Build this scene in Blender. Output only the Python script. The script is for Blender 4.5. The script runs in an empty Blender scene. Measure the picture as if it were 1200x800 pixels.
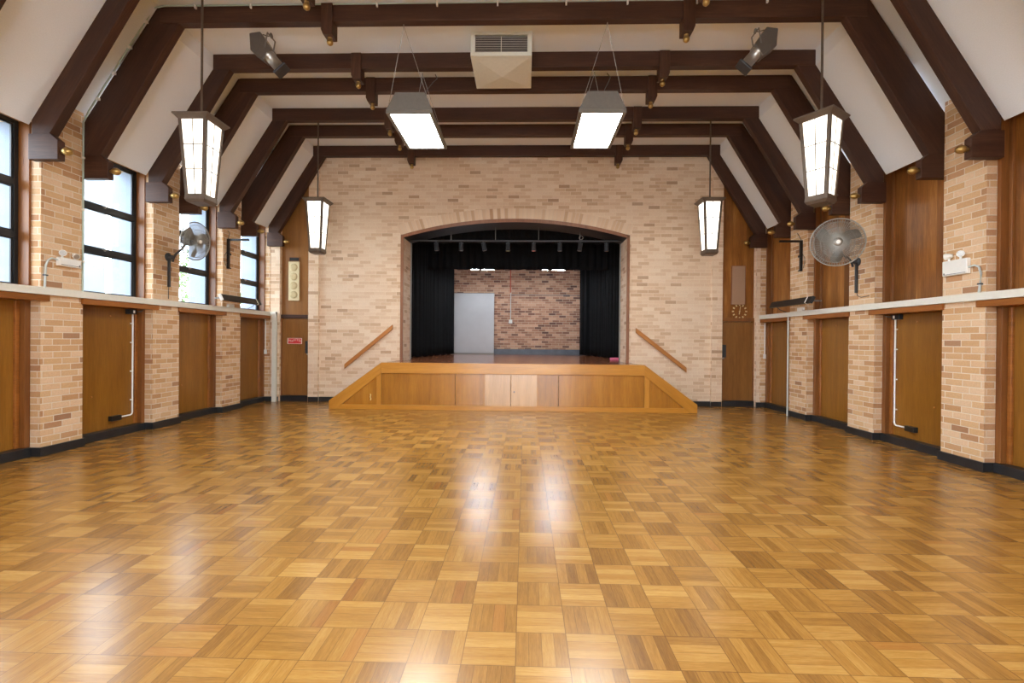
import bpy, math, random
from mathutils import Vector, Matrix
S = bpy.context.scene
C = S.collection
PI = math.pi

# ------------------------------------------------------------------ camera
F_PX = 555.74
YAW, PITCH, ROLL = 0.0276, -0.0044, 0.0086
cam_d = bpy.data.cameras.new('camera')
cam_d.sensor_width = 36.0
cam_d.lens = F_PX / 1200 * 36.0
cam_d.clip_start = 0.05
cam_d.clip_end = 300
cam = bpy.data.objects.new('camera', cam_d)
C.objects.link(cam)
fw = Vector((-math.sin(YAW) * math.cos(PITCH), math.cos(YAW) * math.cos(PITCH), math.sin(PITCH)))
r0 = Vector((math.cos(YAW), math.sin(YAW), 0))
u0 = r0.cross(fw)
rr = r0 * math.cos(ROLL) + u0 * math.sin(ROLL)
uu = -r0 * math.sin(ROLL) + u0 * math.cos(ROLL)
m = Matrix((rr, uu, -fw)).transposed().to_4x4()
m.translation = Vector((0, 0, 1.5))
cam.matrix_world = m
S.camera = cam

# ------------------------------------------------------------------ light / world / exposure
S.view_settings.view_transform = 'Standard'
S.view_settings.look = 'None'
S.view_settings.exposure = 1.14
S.view_settings.gamma = 1.0
S.view_settings.use_curve_mapping = False
SKY = 5.2
LANTERN_E = 1.7
TROFFER_E = 25.0
w = bpy.data.worlds.new('sky'); S.world = w
w.use_nodes = True
bgn = w.node_tree.nodes['Background']
bgn.inputs[0].default_value = (0.86, 0.93, 1.0, 1)
bgn.inputs[1].default_value = SKY
S.cycles.max_bounces = 8
S.cycles.diffuse_bounces = 6
S.cycles.glossy_bounces = 4
S.cycles.transparent_max_bounces = 12
S.cycles.sample_clamp_indirect = 6.0
S.cycles.caustics_reflective = False
S.cycles.caustics_refractive = False

# ------------------------------------------------------------------ colour + node helpers
def L(r, g, b):
    f = lambda c: (c / 255 / 12.92) if c / 255 <= 0.04045 else ((c / 255 + 0.055) / 1.055) ** 2.4
    return (f(r), f(g), f(b), 1)

class NT:
    def __init__(s, name):
        s.m = bpy.data.materials.new(name); s.m.use_nodes = True
        s.t = s.m.node_tree; s.t.nodes.clear()
        s.out = s.n('ShaderNodeOutputMaterial')
    def n(s, typ, **kw):
        x = s.t.nodes.new(typ)
        for k, v in kw.items(): setattr(x, k, v)
        return x
    def l(s, a, b): s.t.links.new(a, b)
    def put(s, sock, v):
        if isinstance(v, bpy.types.NodeSocket): s.l(v, sock)
        else: sock.default_value = v
    def math(s, op, a, b=None, c=None, clamp=False):
        x = s.n('ShaderNodeMath', operation=op); x.use_clamp = clamp
        s.put(x.inputs[0], a)
        if b is not None: s.put(x.inputs[1], b)
        if c is not None: s.put(x.inputs[2], c)
        return x.outputs[0]
    def uv(s):
        x = s.n('ShaderNodeUVMap'); x.uv_map = 'UVMap'
        sp = s.n('ShaderNodeSeparateXYZ'); s.l(x.outputs[0], sp.inputs[0])
        return sp.outputs[0], sp.outputs[1]
    def vec(s, x=0.0, y=0.0, z=0.0):
        c = s.n('ShaderNodeCombineXYZ')
        for i, v in enumerate((x, y, z)): s.put(c.inputs[i], v)
        return c.outputs[0]
    def noise(s, v, scale=5, detail=3, rough=.5):
        x = s.n('ShaderNodeTexNoise'); s.l(v, x.inputs['Vector'])
        x.inputs['Scale'].default_value = scale; x.inputs['Detail'].default_value = detail
        x.inputs['Roughness'].default_value = rough
        return x.outputs['Fac']
    def white(s, v):
        x = s.n('ShaderNodeTexWhiteNoise'); x.noise_dimensions = '3D'; s.l(v, x.inputs['Vector'])
        return x.outputs['Value']
    def ramp(s, f, stops, interp='LINEAR'):
        x = s.n('ShaderNodeValToRGB'); x.color_ramp.interpolation = interp
        e = x.color_ramp.elements
        while len(e) > 1: e.remove(e[0])
        e[0].position = stops[0][0]; e[0].color = stops[0][1]
        for p, c in stops[1:]:
            k = e.new(p); k.color = c
        s.put(x.inputs[0], f)
        return x.outputs[0]
    def mix(s, f, a, b, mode='MIX'):
        x = s.n('ShaderNodeMix', data_type='RGBA', blend_type=mode)
        s.put(x.inputs[0], f); s.put(x.inputs[6], a); s.put(x.inputs[7], b)
        return x.outputs[2]
    def mapr(s, v, a, b, c, d):
        x = s.n('ShaderNodeMapRange'); s.put(x.inputs[0], v)
        for i, k in enumerate((a, b, c, d)): x.inputs[i + 1].default_value = k
        return x.outputs[0]
    def bump(s, h, strength=.3, dist=.01):
        x = s.n('ShaderNodeBump'); x.inputs['Strength'].default_value = strength
        x.inputs['Distance'].default_value = dist; s.put(x.inputs['Height'], h)
        return x.outputs[0]
    def bsdf(s, color, rough=.5, metal=0.0, normal=None, spec=.5, coat=0.0, coat_r=.1, **kw):
        x = s.n('ShaderNodeBsdfPrincipled')
        s.put(x.inputs['Base Color'], color); s.put(x.inputs['Roughness'], rough)
        s.put(x.inputs['Metallic'], metal); s.put(x.inputs['Specular IOR Level'], spec)
        s.put(x.inputs['Coat Weight'], coat); s.put(x.inputs['Coat Roughness'], coat_r)
        if normal is not None: s.l(normal, x.inputs['Normal'])
        for k, v in kw.items(): s.put(x.inputs[k], v)
        s.l(x.outputs[0], s.out.inputs[0])
        return x

def plain(name, col, rough=.5, metal=0.0, var=.08, scale=20, spec=.5, bump=0.0):
    t = NT(name); u, v = t.uv()
    nz = t.noise(t.vec(u, v, 0.0), scale, 4)
    k = t.mapr(nz, .3, .7, 1 - var, 1 + var)
    c = t.mix(1.0, col, t.n('ShaderNodeCombineColor').outputs[0], 'MULTIPLY')
    cc = c.node.inputs[7].links[0].from_node
    for i in range(3): t.l(k, cc.inputs[i])
    t.bsdf(c, rough, metal, t.bump(nz, bump, .004) if bump else None, spec)
    return t.m

def brick(name, stops, mortar, h=.081, Lb=.24, mw=.010, rough=.85, bump=.5, dirt=.12):
    t = NT(name); u, v = t.uv()
    row = t.math('FLOOR', t.math('DIVIDE', v, h))
    odd = t.math('MODULO', t.math('ABSOLUTE', row), 2.0)
    rr_ = t.white(t.vec(row, 7.3, 1.1))
    us = t.math('ADD', t.math('DIVIDE', u, Lb), t.math('ADD', t.math('MULTIPLY', odd, .5), t.math('MULTIPLY', rr_, .16)))
    col = t.math('FLOOR', us)
    fu = t.math('MULTIPLY', t.math('FRACT', us), Lb)
    fv = t.math('MULTIPLY', t.math('FRACT', t.math('DIVIDE', v, h)), h)
    d = t.math('MINIMUM', t.math('MINIMUM', fu, t.math('SUBTRACT', Lb, fu)), t.math('MINIMUM', fv, t.math('SUBTRACT', h, fv)))
    wob = t.math('MULTIPLY', t.math('SUBTRACT', t.noise(t.vec(u, v, 0.0), 45, 2), .5), .004)
    mk = t.mapr(t.math('ADD', d, wob), mw * .35, mw * .75, 0.0, 1.0)
    r = t.white(t.vec(col, row, 3.3))
    base = t.ramp(r, stops)
    n1 = t.noise(t.vec(t.math('MULTIPLY', u, 1.0), v, r), 60, 4, .7)
    k = t.mapr(n1, .25, .75, 1 - dirt, 1 + dirt)
    g = t.n('ShaderNodeCombineColor')
    for i in range(3): t.l(k, g.inputs[i])
    base = t.mix(1.0, base, g.outputs[0], 'MULTIPLY')
    n2 = t.noise(t.vec(u, v, 5.0), 1.1, 3)
    base = t.mix(t.mapr(n2, .4, .75, 0.0, .22), base, stops[0][1])
    c = t.mix(mk, mortar, base)
    hgt = t.math('ADD', mk, t.math('MULTIPLY', n1, .25))
    t.bsdf(c, rough, 0.0, t.bump(hgt, bump, .006), .25)
    return t.m

def wood(name, c1, c2, c3=None, rough=.35, boards=0.0, grain='v', coat=0.0, fine=1.0, seamd=.45, spec=.5, bump=.08, coarse=.9):
    """grain runs along the given uv axis; boards = board width across the grain"""
    t = NT(name); u, v = t.uv()
    a, b = (u, v) if grain == 'v' else (v, u)     # a across, b along
    if boards:
        bi = t.math('FLOOR', t.math('DIVIDE', a, boards))
        rb = t.white(t.vec(bi, 2.0, 9.0))
    else:
        oi = t.n('ShaderNodeObjectInfo'); rb = oi.outputs['Random']
    p = t.vec(t.math('MULTIPLY', a, 1.0), t.math('MULTIPLY', b, .06), t.math('MULTIPLY', rb, 13.0))
    n1 = t.noise(p, 9 * fine, 3, .6)
    n2 = t.noise(p, 70 * fine, 4, .7)
    n3 = t.noise(t.vec(a, t.math('MULTIPLY', b, .3), rb), 2.2, 2)
    f = t.math('ADD', t.math('MULTIPLY', n1, .5), t.math('MULTIPLY', n2, .5))
    f = t.math('ADD', f, t.math('MULTIPLY', t.math('SUBTRACT', n3, .5), coarse * .5))
    f = t.math('ADD', f, t.math('MULTIPLY', t.math('SUBTRACT', rb, .5), .22 if boards else .06))
    st = [(.3, c1), (.55, c2), (.75, c3 or c2)]
    c = t.ramp(f, st)
    h = n2
    if boards:
        fr = t.math('MULTIPLY', t.math('FRACT', t.math('DIVIDE', a, boards)), boards)
        e = t.math('MINIMUM', fr, t.math('SUBTRACT', boards, fr))
        mk = t.mapr(e, .001, .004, 0.0, 1.0)
        dk = t.mix(seamd, c, (0.01, .005, .003, 1))
        c = t.mix(mk, dk, c)
        h = t.math('ADD', t.math('MULTIPLY', n2, .2), mk)
    t.bsdf(c, rough, 0.0, t.bump(h, bump, .003), spec, coat, .12)
    return t.m

def emit(name, col, strength):
    t = NT(name)
    e = t.n('ShaderNodeEmission'); e.inputs[0].default_value = col; e.inputs[1].default_value = strength
    t.l(e.outputs[0], t.out.inputs[0])
    return t.m

def glass(name, tint=(.93, .97, 1, 1), refl=.08):
    t = NT(name)
    a = t.n('ShaderNodeBsdfTransparent'); a.inputs[0].default_value = tint
    g = t.n('ShaderNodeBsdfGlossy'); g.inputs['Roughness'].default_value = .02
    lw = t.n('ShaderNodeLayerWeight'); lw.inputs[0].default_value = .5
    f = t.math('ADD', t.math('MULTIPLY', t.math('POWER', lw.outputs['Facing'], 5.0), .35), .03).node
    mx = t.n('ShaderNodeMixShader')
    t.l(f.outputs[0], mx.inputs[0]); t.l(a.outputs[0], mx.inputs[1]); t.l(g.outputs[0], mx.inputs[2])
    t.l(mx.outputs[0], t.out.inputs[0])
    return t.m

def parquet():
    t = NT('parquet_floor'); u, v = t.uv()
    s = .252
    x = t.math('DIVIDE', t.math('SUBTRACT', u, -.032), s)
    y = t.math('DIVIDE', t.math('SUBTRACT', v, 2.172), s)
    i = t.math('FLOOR', x); j = t.math('FLOOR', y)
    fx = t.math('FRACT', x); fy = t.math('FRACT', y)
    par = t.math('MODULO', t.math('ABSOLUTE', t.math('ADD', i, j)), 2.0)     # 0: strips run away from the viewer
    a = t.math('ADD', t.math('MULTIPLY', fx, t.math('SUBTRACT', 1.0, par)), t.math('MULTIPLY', fy, par))
    b = t.math('ADD', t.math('MULTIPLY', fy, t.math('SUBTRACT', 1.0, par)), t.math('MULTIPLY', fx, par))
    a4 = t.math('MULTIPLY', a, 4.0)
    st = t.math('FLOOR', a4)
    rt = t.white(t.vec(i, j, 1.7))
    rs = t.white(t.vec(i, j, t.math('ADD', st, 11.0)))
    rs2 = t.white(t.vec(j, i, t.math('ADD', st, 23.0)))
    p = t.vec(t.math('MULTIPLY', a, s), t.math('MULTIPLY', b, s * .07), t.math('MULTIPLY', rs, 31.0))
    g1 = t.noise(p, 60, 4, .6)
    g2 = t.noise(p, 260, 3, .7)
    f = t.math('ADD', t.math('MULTIPLY', rs, .26), t.math('MULTIPLY', rt, .18))
    f = t.math('ADD', f, t.math('MULTIPLY', t.math('SUBTRACT', g1, .5), .50))
    f = t.math('ADD', f, t.math('MULTIPLY', t.math('SUBTRACT', g2, .5), .48))
    f = t.math('ADD', f, t.math('MULTIPLY', par, .13))  # blocks running across are lighter: grain sheen put into the colour
    f = t.math('ADD', f, .18)
    c = t.ramp(f, [(0.0, L(98, 62, 24)), (.28, L(134, 92, 38)), (.5, L(156, 112, 50)), (.72, L(175, 132, 68)), (1.0, L(202, 163, 100))])
    # a few dark-stained fingers
    dk = t.mapr(rs2, .975, .98, 0.0, .3)
    c = t.mix(dk, c, L(150, 88, 40))
    # seams
    fa = t.math('FRACT', a4)
    es = t.math('MULTIPLY', t.math('MINIMUM', fa, t.math('SUBTRACT', 1.0, fa)), s / 4)
    ex = t.math('MINIMUM', t.math('MINIMUM', fx, t.math('SUBTRACT', 1.0, fx)), t.math('MINIMUM', fy, t.math('SUBTRACT', 1.0, fy)))
    ex = t.math('MULTIPLY', ex, s)
    m1 = t.mapr(es, .0005, .0016, .62, 0.0)
    m2 = t.mapr(ex, .0007, .0024, .75, 0.0)
    sm = t.math('MAXIMUM', m1, m2)
    c = t.mix(sm, c, L(70, 38, 18))
    big = t.noise(t.vec(u, v, 2.0), .35, 2)
    h = t.math('ADD', t.math('MULTIPLY', g2, .12), t.math('MULTIPLY', t.math('SUBTRACT', 1.0, sm), .6))
    h = t.math('ADD', h, t.math('MULTIPLY', t.math('MULTIPLY', rs, a), .30))
    rough = t.math('ADD', .19, t.math('MULTIPLY', big, .08))
    t.bsdf(c, rough, 0.0, t.bump(h, .13, .0012), .9)
    return t.m

M = {}
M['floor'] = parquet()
BUFF = [(0.0, L(222, 192, 160)), (.35, L(216, 180, 142)), (.6, L(208, 168, 124)), (.82, L(196, 152, 108)), (.95, L(182, 136, 98)), (1.0, L(160, 118, 88))]
M['brick'] = brick('buff_brick', BUFF, L(226, 210, 188))
BUFFB = [(0.0, L(234, 212, 188)), (.5, L(227, 200, 172)), (.84, L(218, 187, 156)), (.95, L(206, 172, 140)), (1.0, L(184, 150, 122))]
M['brick_end'] = brick('pale_buff_brick', BUFFB, L(236, 216, 190), mw=.008, Lb=.26)
M['brick_stage'] = brick('red_brown_brick', [(0.0, L(212, 172, 146)), (.4, L(186, 142, 118)), (.7, L(164, 120, 100)), (.92, L(130, 94, 82)), (1.0, L(104, 78, 72))], L(212, 190, 168), rough=.9)
def voussoir():
    t = NT('soldier_brick'); u, v = t.uv()
    Lb = .085
    us = t.math('DIVIDE', u, Lb)
    col = t.math('FLOOR', us)
    fu = t.math('MULTIPLY', t.math('FRACT', us), Lb)
    d = t.math('MINIMUM', fu, t.math('SUBTRACT', Lb, fu))
    mk = t.mapr(d, .004, .009, 0.0, 1.0)
    r = t.white(t.vec(col, 3.0, 3.0))
    n1 = t.noise(t.vec(u, v, r), 60, 4, .7)
    base = t.ramp(r, BUFFB[:4] + [(1.0, L(192, 148, 112))])
    c = t.mix(mk, L(224, 202, 180), base)
    t.bsdf(c, .85, 0.0, t.bump(t.math('ADD', mk, t.math('MULTIPLY', n1, .3)), .5, .006), .25)
    return t.m
M['voussoir'] = voussoir()
M['timber'] = wood('dark_stained_timber', L(50, 28, 19), L(70, 43, 31), L(90, 60, 44), rough=.5, grain='u', spec=.35, bump=.15)
M['timber_v'] = wood('dark_stained_timber_post', L(52, 30, 21), L(74, 47, 34), L(96, 65, 48), rough=.5, grain='v', spec=.35, bump=.15)
M['panel'] = wood('brown_panel_veneer', L(118, 74, 20), L(140, 92, 28), L(158, 106, 38), rough=.33, coat=.15, coarse=.5)
M['panel_right'] = wood('tan_board_veneer', L(112, 66, 24), L(154, 98, 42), L(188, 132, 68), rough=.36, boards=.17, coat=.1, seamd=.35, coarse=1.5)
M['jamb'] = wood('red_brown_jamb_timber', L(104, 62, 28), L(132, 82, 38), L(152, 98, 46), rough=.4)
M['sill_wood'] = wood('orange_brown_ledge_timber', L(120, 70, 24), L(152, 92, 36), L(170, 106, 46), rough=.35, grain='u')
M['door'] = wood('door_veneer', L(118, 76, 36), L(142, 96, 48), L(158, 108, 58), rough=.35, coarse=.5)
M['stage_wood'] = wood('honey_stage_veneer', L(136, 86, 24), L(170, 112, 36), L(190, 132, 50), rough=.26, coat=.4, coarse=1.0, fine=1.3)
M['stage_rail'] = wood('honey_stage_rail', L(166, 108, 32), L(190, 130, 46), L(208, 148, 62), rough=.3, grain='u', coat=.3)
M['stage_pale'] = wood('pale_glare_stage_veneer', L(160, 114, 60), L(188, 140, 82), L(206, 160, 104), rough=.22, coat=.7, coarse=.6)  # centre panels: lighter veneer, with glare also put into the pale tone
M['stage_floor'] = wood('red_brown_stage_boards', L(130, 70, 40), L(166, 98, 62), L(188, 120, 80), rough=.22, boards=.09, grain='u', coat=.4)
M['rail_wood'] = wood('honey_handrail', L(160, 100, 44), L(184, 120, 60), L(200, 138, 76), rough=.35, grain='u')
M['trim_brown'] = wood('brown_arch_trim', L(120, 78, 54), L(146, 98, 70), L(160, 112, 84), rough=.4)
M['ceiling'] = plain('cream_textured_plaster', L(238, 243, 250), .9, var=.03, scale=90, bump=.35)
M['skirting'] = plain('black_skirting', L(34, 35, 38), .4, var=.25, scale=8)
M['kick'] = plain('blue_grey_skirting', L(84, 92, 104), .4, var=.2, scale=6)
M['white_rail'] = plain('off_white_duct', L(226, 224, 214), .4, var=.03)
M['white_plastic'] = plain('white_plastic', L(238, 238, 234), .35, var=.02)
M['grey_conduit'] = plain('grey_conduit', L(200, 206, 204), .4, var=.03)
M['pale_green_conduit'] = plain('pale_grey_green_conduit', L(178, 196, 186), .45, var=.03)
M['black_steel'] = plain('black_window_steel', L(30, 34, 38), .35, var=.15)
M['black'] = plain('black_paint', L(16, 16, 18), .4, var=.1)
M['black_plastic'] = plain('black_plastic', L(22, 22, 24), .3, var=.05)
M['brass'] = plain('aged_brass', L(184, 152, 92), .35, .85, var=.18, scale=30)
M['bronze'] = plain('bronze_lantern_metal', L(98, 84, 72), .45, .35, var=.12)
M['grey_metal'] = plain('grey_fixture_metal', L(128, 126, 122), .45, .2, var=.05)
M['dark_metal'] = plain('dark_grey_metal', L(70, 72, 76), .4, .5, var=.1)
M['blade'] = plain('grey_fan_blade', L(120, 116, 108), .5)
M['lamp_house'] = plain('grey_brown_lamp_metal', L(112, 104, 96), .35, .35, var=.06)
M['steel'] = plain('brushed_steel', L(176, 174, 170), .35, .8, var=.08)
M['cream_metal'] = plain('cream_enamel', L(224, 226, 216), .45, var=.03)
M['speaker_cream'] = plain('cream_speaker_cloth', L(214, 200, 160), .8, var=.08, scale=80)
M['speaker_ring'] = plain('tan_speaker_ring', L(200, 182, 140), .8, var=.08, scale=80)
M['speaker_tan'] = plain('tan_speaker_cloth', L(168, 134, 108), .85, var=.12, scale=120)
M['curtain'] = plain('black_velvet', L(9, 10, 13), .8, var=.5, scale=6, spec=.25)
M['board'] = plain('pale_grey_board', L(196, 196, 200), .45, var=.03, scale=3)
M['exterior'] = plain('pale_blue_grey_render', L(142, 154, 172), .8, var=.06, scale=3)
M['building'] = plain('pale_grey_render', L(116, 120, 124), .85, var=.06, scale=1)
M['ground'] = plain('outdoor_paving', L(170, 168, 160), .9, var=.1, scale=2)
M['leaf'] = plain('light_green_leaf', L(104, 128, 74), .6, var=.3, scale=3)
M['bark'] = plain('grey_bark', L(110, 96, 80), .9, var=.2)
M['red'] = plain('red_sign', L(212, 60, 66), .4, var=.03)
M['red_pipe'] = plain('red_conduit', L(196, 84, 60), .5, var=.03)
M['pink'] = plain('pink_plastic', L(238, 120, 160), .5, var=.03)
M['pale_yellow'] = plain('pale_yellow_enamel', L(244, 214, 140), .4, var=.03)
M['wire'] = plain('galvanised_wire', L(158, 156, 150), .35, .6, var=.05)
M['cable'] = plain('dark_grey_cable', L(80, 80, 78), .5, var=.05)
M['hands'] = plain('pale_brass_marks', L(226, 208, 160), .35, .3, var=.03)
M['lantern_glass'] = emit('lit_opal_glass', (1.0, .93, .80, 1), LANTERN_E)
M['troffer_glass'] = emit('lit_fluorescent_diffuser', (.92, .99, 1.0, 1), TROFFER_E)
M['tube_glow'] = emit('lit_tube', (.85, .93, 1.0, 1), 45.0)
M['spot_gel_g'] = plain('green_gel', L(180, 200, 110), .3)  # gel colours of two lenses, not emissive
M['spot_gel_p'] = plain('salmon_gel', L(232, 130, 110), .3)
M['glass'] = glass('window_glass')

# ------------------------------------------------------------------ mesh helpers
class MB:
    def __init__(s): s.v = []; s.f = []; s.sm = []
    def add(s, vs, fs, smooth=False):
        o = len(s.v); s.v += [tuple(x) for x in vs]
        for f in fs: s.f.append([o + i for i in f]); s.sm.append(smooth)
        return s
    def box(s, x0, x1, y0, y1, z0, z1):
        x0, x1 = min(x0, x1), max(x0, x1); y0, y1 = min(y0, y1), max(y0, y1); z0, z1 = min(z0, z1), max(z0, z1)
        v = [(x, y, z) for z in (z0, z1) for y in (y0, y1) for x in (x0, x1)]
        return s.add(v, [(0, 2, 3, 1), (4, 5, 7, 6), (0, 1, 5, 4), (2, 6, 7, 3), (0, 4, 6, 2), (1, 3, 7, 5)])
    def prism(s, poly, a, b, axis='y'):
        n = len(poly)
        def P(p, t): return {'y': (p[0], t, p[1]), 'x': (t, p[0], p[1]), 'z': (p[0], p[1], t)}[axis]
        ar = sum(poly[i][0] * poly[(i + 1) % n][1] - poly[(i + 1) % n][0] * poly[i][1] for i in range(n))
        flip = (ar > 0) == (axis != 'y')
        v = [P(p, a) for p in poly] + [P(p, b) for p in poly]
        fs = [list(range(n))[::-1], list(range(n, 2 * n))] + [(i, (i + 1) % n, n + (i + 1) % n, n + i) for i in range(n)]
        if not flip: fs = [list(f)[::-1] for f in fs]
        return s.add(v, fs)
    def tube(s, pts, r, n=10, caps=True, r2=None):
        pts = [Vector(p) for p in pts]; k = len(pts); rings = []
        up = None
        for i, p in enumerate(pts):
            d = (pts[min(i + 1, k - 1)] - pts[max(i - 1, 0)]).normalized()
            if up is None:
                up = Vector((0, 0, 1)) if abs(d.z) < .9 else Vector((1, 0, 0))
            a = d.cross(up).normalized(); b = d.cross(a).normalized(); up = a.cross(d) if False else up
            if a.length < .5: a = Vector((1, 0, 0))
            rad = r if r2 is None else r + (r2 - r) * i / (k - 1)
            rings.append([p + (a * math.cos(2 * PI * j / n) + b * math.sin(2 * PI * j / n)) * rad for j in range(n)])
        v = [q for R in rings for q in R]; fs = []
        for i in range(k - 1):
            for j in range(n):
                fs.append((i * n + j, (i + 1) * n + j, (i + 1) * n + (j + 1) % n, i * n + (j + 1) % n))
        s.add(v, fs, True)
        if caps: s.add(rings[0], [list(range(n))]); s.add(rings[-1], [list(range(n))[::-1]])
        return s
    def lathe(s, prof, o=(0, 0, 0), d=(0, 0, 1), n=20):
        o = Vector(o); d = Vector(d).normalized()
        up = Vector((0, 0, 1)) if abs(d.z) < .9 else Vector((1, 0, 0))
        a = d.cross(up).normalized(); b = d.cross(a).normalized()
        v = []
        for r, h in prof:
            for j in range(n):
                v.append(o + d * h + (a * math.cos(2 * PI * j / n) + b * math.sin(2 * PI * j / n)) * max(r, 1e-4))
        fs = []
        for i in range(len(prof) - 1):
            for j in range(n):
                fs.append((i * n + j, (i + 1) * n + j, (i + 1) * n + (j + 1) % n, i * n + (j + 1) % n))
        s.add(v, fs, True)
        s.add(v[:n], [list(range(n))]); s.add(v[-n:], [list(range(n))[::-1]])
        return s
    def torus(s, c, R, r, nrm=(0, 0, 1), n=40, k=6):
        c = Vector(c); d = Vector(nrm).normalized()
        up = Vector((0, 0, 1)) if abs(d.z) < .9 else Vector((1, 0, 0))
        a = d.cross(up).normalized(); b = d.cross(a).normalized(); v = []
        for i in range(n):
            t = 2 * PI * i / n; e = a * math.cos(t) + b * math.sin(t)
            for j in range(k):
                q = 2 * PI * j / k
                v.append(c + e * (R + r * math.cos(q)) + d * r * math.sin(q))
        fs = [(i * k + j, ((i + 1) % n) * k + j, ((i + 1) % n) * k + (j + 1) % k, i * k + (j + 1) % k) for i in range(n) for j in range(k)]
        return s.add(v, fs, True)
    def obox(s, c, ax, ay, az, hx, hy, hz):
        c = Vector(c); ax, ay, az = Vector(ax), Vector(ay), Vector(az)
        v = [c + ax * x * hx + ay * y * hy + az * z * hz for z in (-1, 1) for y in (-1, 1) for x in (-1, 1)]
        return s.add(v, [(0, 2, 3, 1), (4, 5, 7, 6), (0, 1, 5, 4), (2, 6, 7, 3), (0, 4, 6, 2), (1, 3, 7, 5)])
    def build(s, name, mat, parent=None, uvf=None, bevel=0.0, off=(0, 0, 0)):
        me = bpy.data.meshes.new(name)
        me.from_pydata(s.v, [], s.f); me.update()
        uvl = me.uv_layers.new(name='UVMap')
        for p in me.polygons:
            nx, ny, nz = abs(p.normal.x), abs(p.normal.y), abs(p.normal.z)
            for li in p.loop_indices:
                c = me.vertices[me.loops[li].vertex_index].co + Vector(off)
                if uvf: q = uvf(c, p.normal)
                elif nz > .9: q = (c.x, c.y)
                elif nx >= ny: q = (c.y, c.z)
                else: q = (c.x, c.z)
                uvl.data[li].uv = q
        for p, k in zip(me.polygons, s.sm): p.use_smooth = k
        me.materials.append(mat)
        o = bpy.data.objects.new(name, me); C.objects.link(o)
        if parent: o.parent = parent
        if bevel:
            b = o.modifiers.new('bevel', 'BEVEL'); b.width = bevel; b.segments = 2; b.limit_method = 'ANGLE'; b.angle_limit = .6
        return o

def tag(o, label=None, cat=None, group=None, kind=None):
    if label: o['label'] = label
    if cat: o['category'] = cat
    if group: o['group'] = group
    if kind: o['kind'] = kind
    return o
def thing(name, label, cat, loc=(0, 0, 0), rz=0.0, group=None):
    o = bpy.data.objects.new(name, None); C.objects.link(o); o.empty_display_size = .1
    o.location = loc; o.rotation_euler = (0, 0, rz)
    return tag(o, label, cat, group)
def struct(name, label, cat):
    o = bpy.data.objects.new(name, None); C.objects.link(o); o.empty_display_size = .1
    return tag(o, label, cat, None, 'structure')
def kids(o): return [c for c in list(C.objects) if c.parent == o]
def copy_tree(o, parent=None):
    ch = kids(o)
    c = o.copy(); C.objects.link(c)
    if parent: c.parent = parent
    for k in ch: copy_tree(k, c)
    return c

# ------------------------------------------------------------------ dimensions
XL, XR, XC = -5.995, 5.365, -.285
YB = 11.06                        # end wall
YN = -4.4                         # wall behind the viewer
PER = 1.76
LP = [(5.705, 6.265), (7.475, 8.055), (9.23, 9.825)]
RP = [(5.685, 6.255), (7.445, 8.02), (9.19, 9.775)]
for k in range(1, 6):
    LP.insert(0, (5.705 - PER * k, 6.265 - PER * k)); RP.insert(0, (5.685 - PER * k, 6.255 - PER * k))
ZT = 5.95                         # flat ceiling
ZR0, ZR1 = 2.005, 2.095           # white duct

# ================================================================== STRUCTURE
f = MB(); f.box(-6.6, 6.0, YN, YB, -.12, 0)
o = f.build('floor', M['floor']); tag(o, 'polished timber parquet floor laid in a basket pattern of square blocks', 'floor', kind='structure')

# ceiling: bays lie between frames, strips over the piers lie a little higher
cl = MB()
def ceil_piece(y0, y1, strip):
    if strip: h = [(4.69, ZT), (5.72, 4.49)]
    else: h = [(4.665, ZT), (4.665, 5.716), (5.735, 4.045)]
    inner = [(XC - a, z) for a, z in reversed(h)] + [(XC + a, z) for a, z in h]
    if strip:
        outer = [(XC + 5.95, 4.49), (XC + 4.9, ZT + .1), (XC - 4.9, ZT + .1), (XC - 5.95, 4.49)]
    else:
        outer = [(XC + 5.735, 4.12), (XC + 4.80, ZT + .1), (XC - 4.80, ZT + .1), (XC - 5.735, 4.12)]
    cl.prism(inner + outer, y0, y1)
FR = [('A', 5.58), ('B', 6.265), ('C', 7.355), ('D', 8.045), ('E', 9.10), ('F', 9.82), ('G', 10.88)]
TH = .12
ceil_piece(6.385, 7.355, False); ceil_piece(8.165, 9.10, False); ceil_piece(9.94, 10.88, False)
ceil_piece(5.58, 6.385, True); ceil_piece(7.355, 8.165, True); ceil_piece(9.10, 9.94, True)
ceil_piece(4.62, 5.58, False); ceil_piece(YN, 4.62, True); ceil_piece(10.88, YB + .1, True)
o = cl.build('ceiling', M['ceiling'], bevel=0); tag(o, 'cream plaster ceiling folded into a flat centre and two steep slopes', 'ceiling', kind='structure')

# side walls: brick piers with recessed bays
def side_wall(name, X, sg, piers, label):
    b = MB()
    for a, c in piers: b.box(X, X + sg * .62, a, c, 0, 4.75)
    ends = [YN] + [p for q in piers for p in q] + [10.98]
    b.box(X, X + sg * .62, 10.98, YB + .2, 0, 4.75)
    for a, c in zip(ends[0::2], ends[1::2]):
        b.box(X + sg * .36, X + sg * .60, a, c, 0, 2.03)          # low wall behind the timber panels
        b.box(X + sg * .06, X + sg * .60, a, c, 4.13, 4.75)       # head over the opening
        if sg > 0: b.box(X + sg * .36, X + sg * .60, a, c, 2.03, 4.13)
    o = b.build(name, M['brick']); tag(o, label, 'wall', kind='structure')
side_wall('wall_left', XL, -1, LP, 'left wall of buff brick piers with tall windows between them')
side_wall('wall_right', XR, 1, RP, 'right wall of buff brick piers with timber infill between them')
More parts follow.
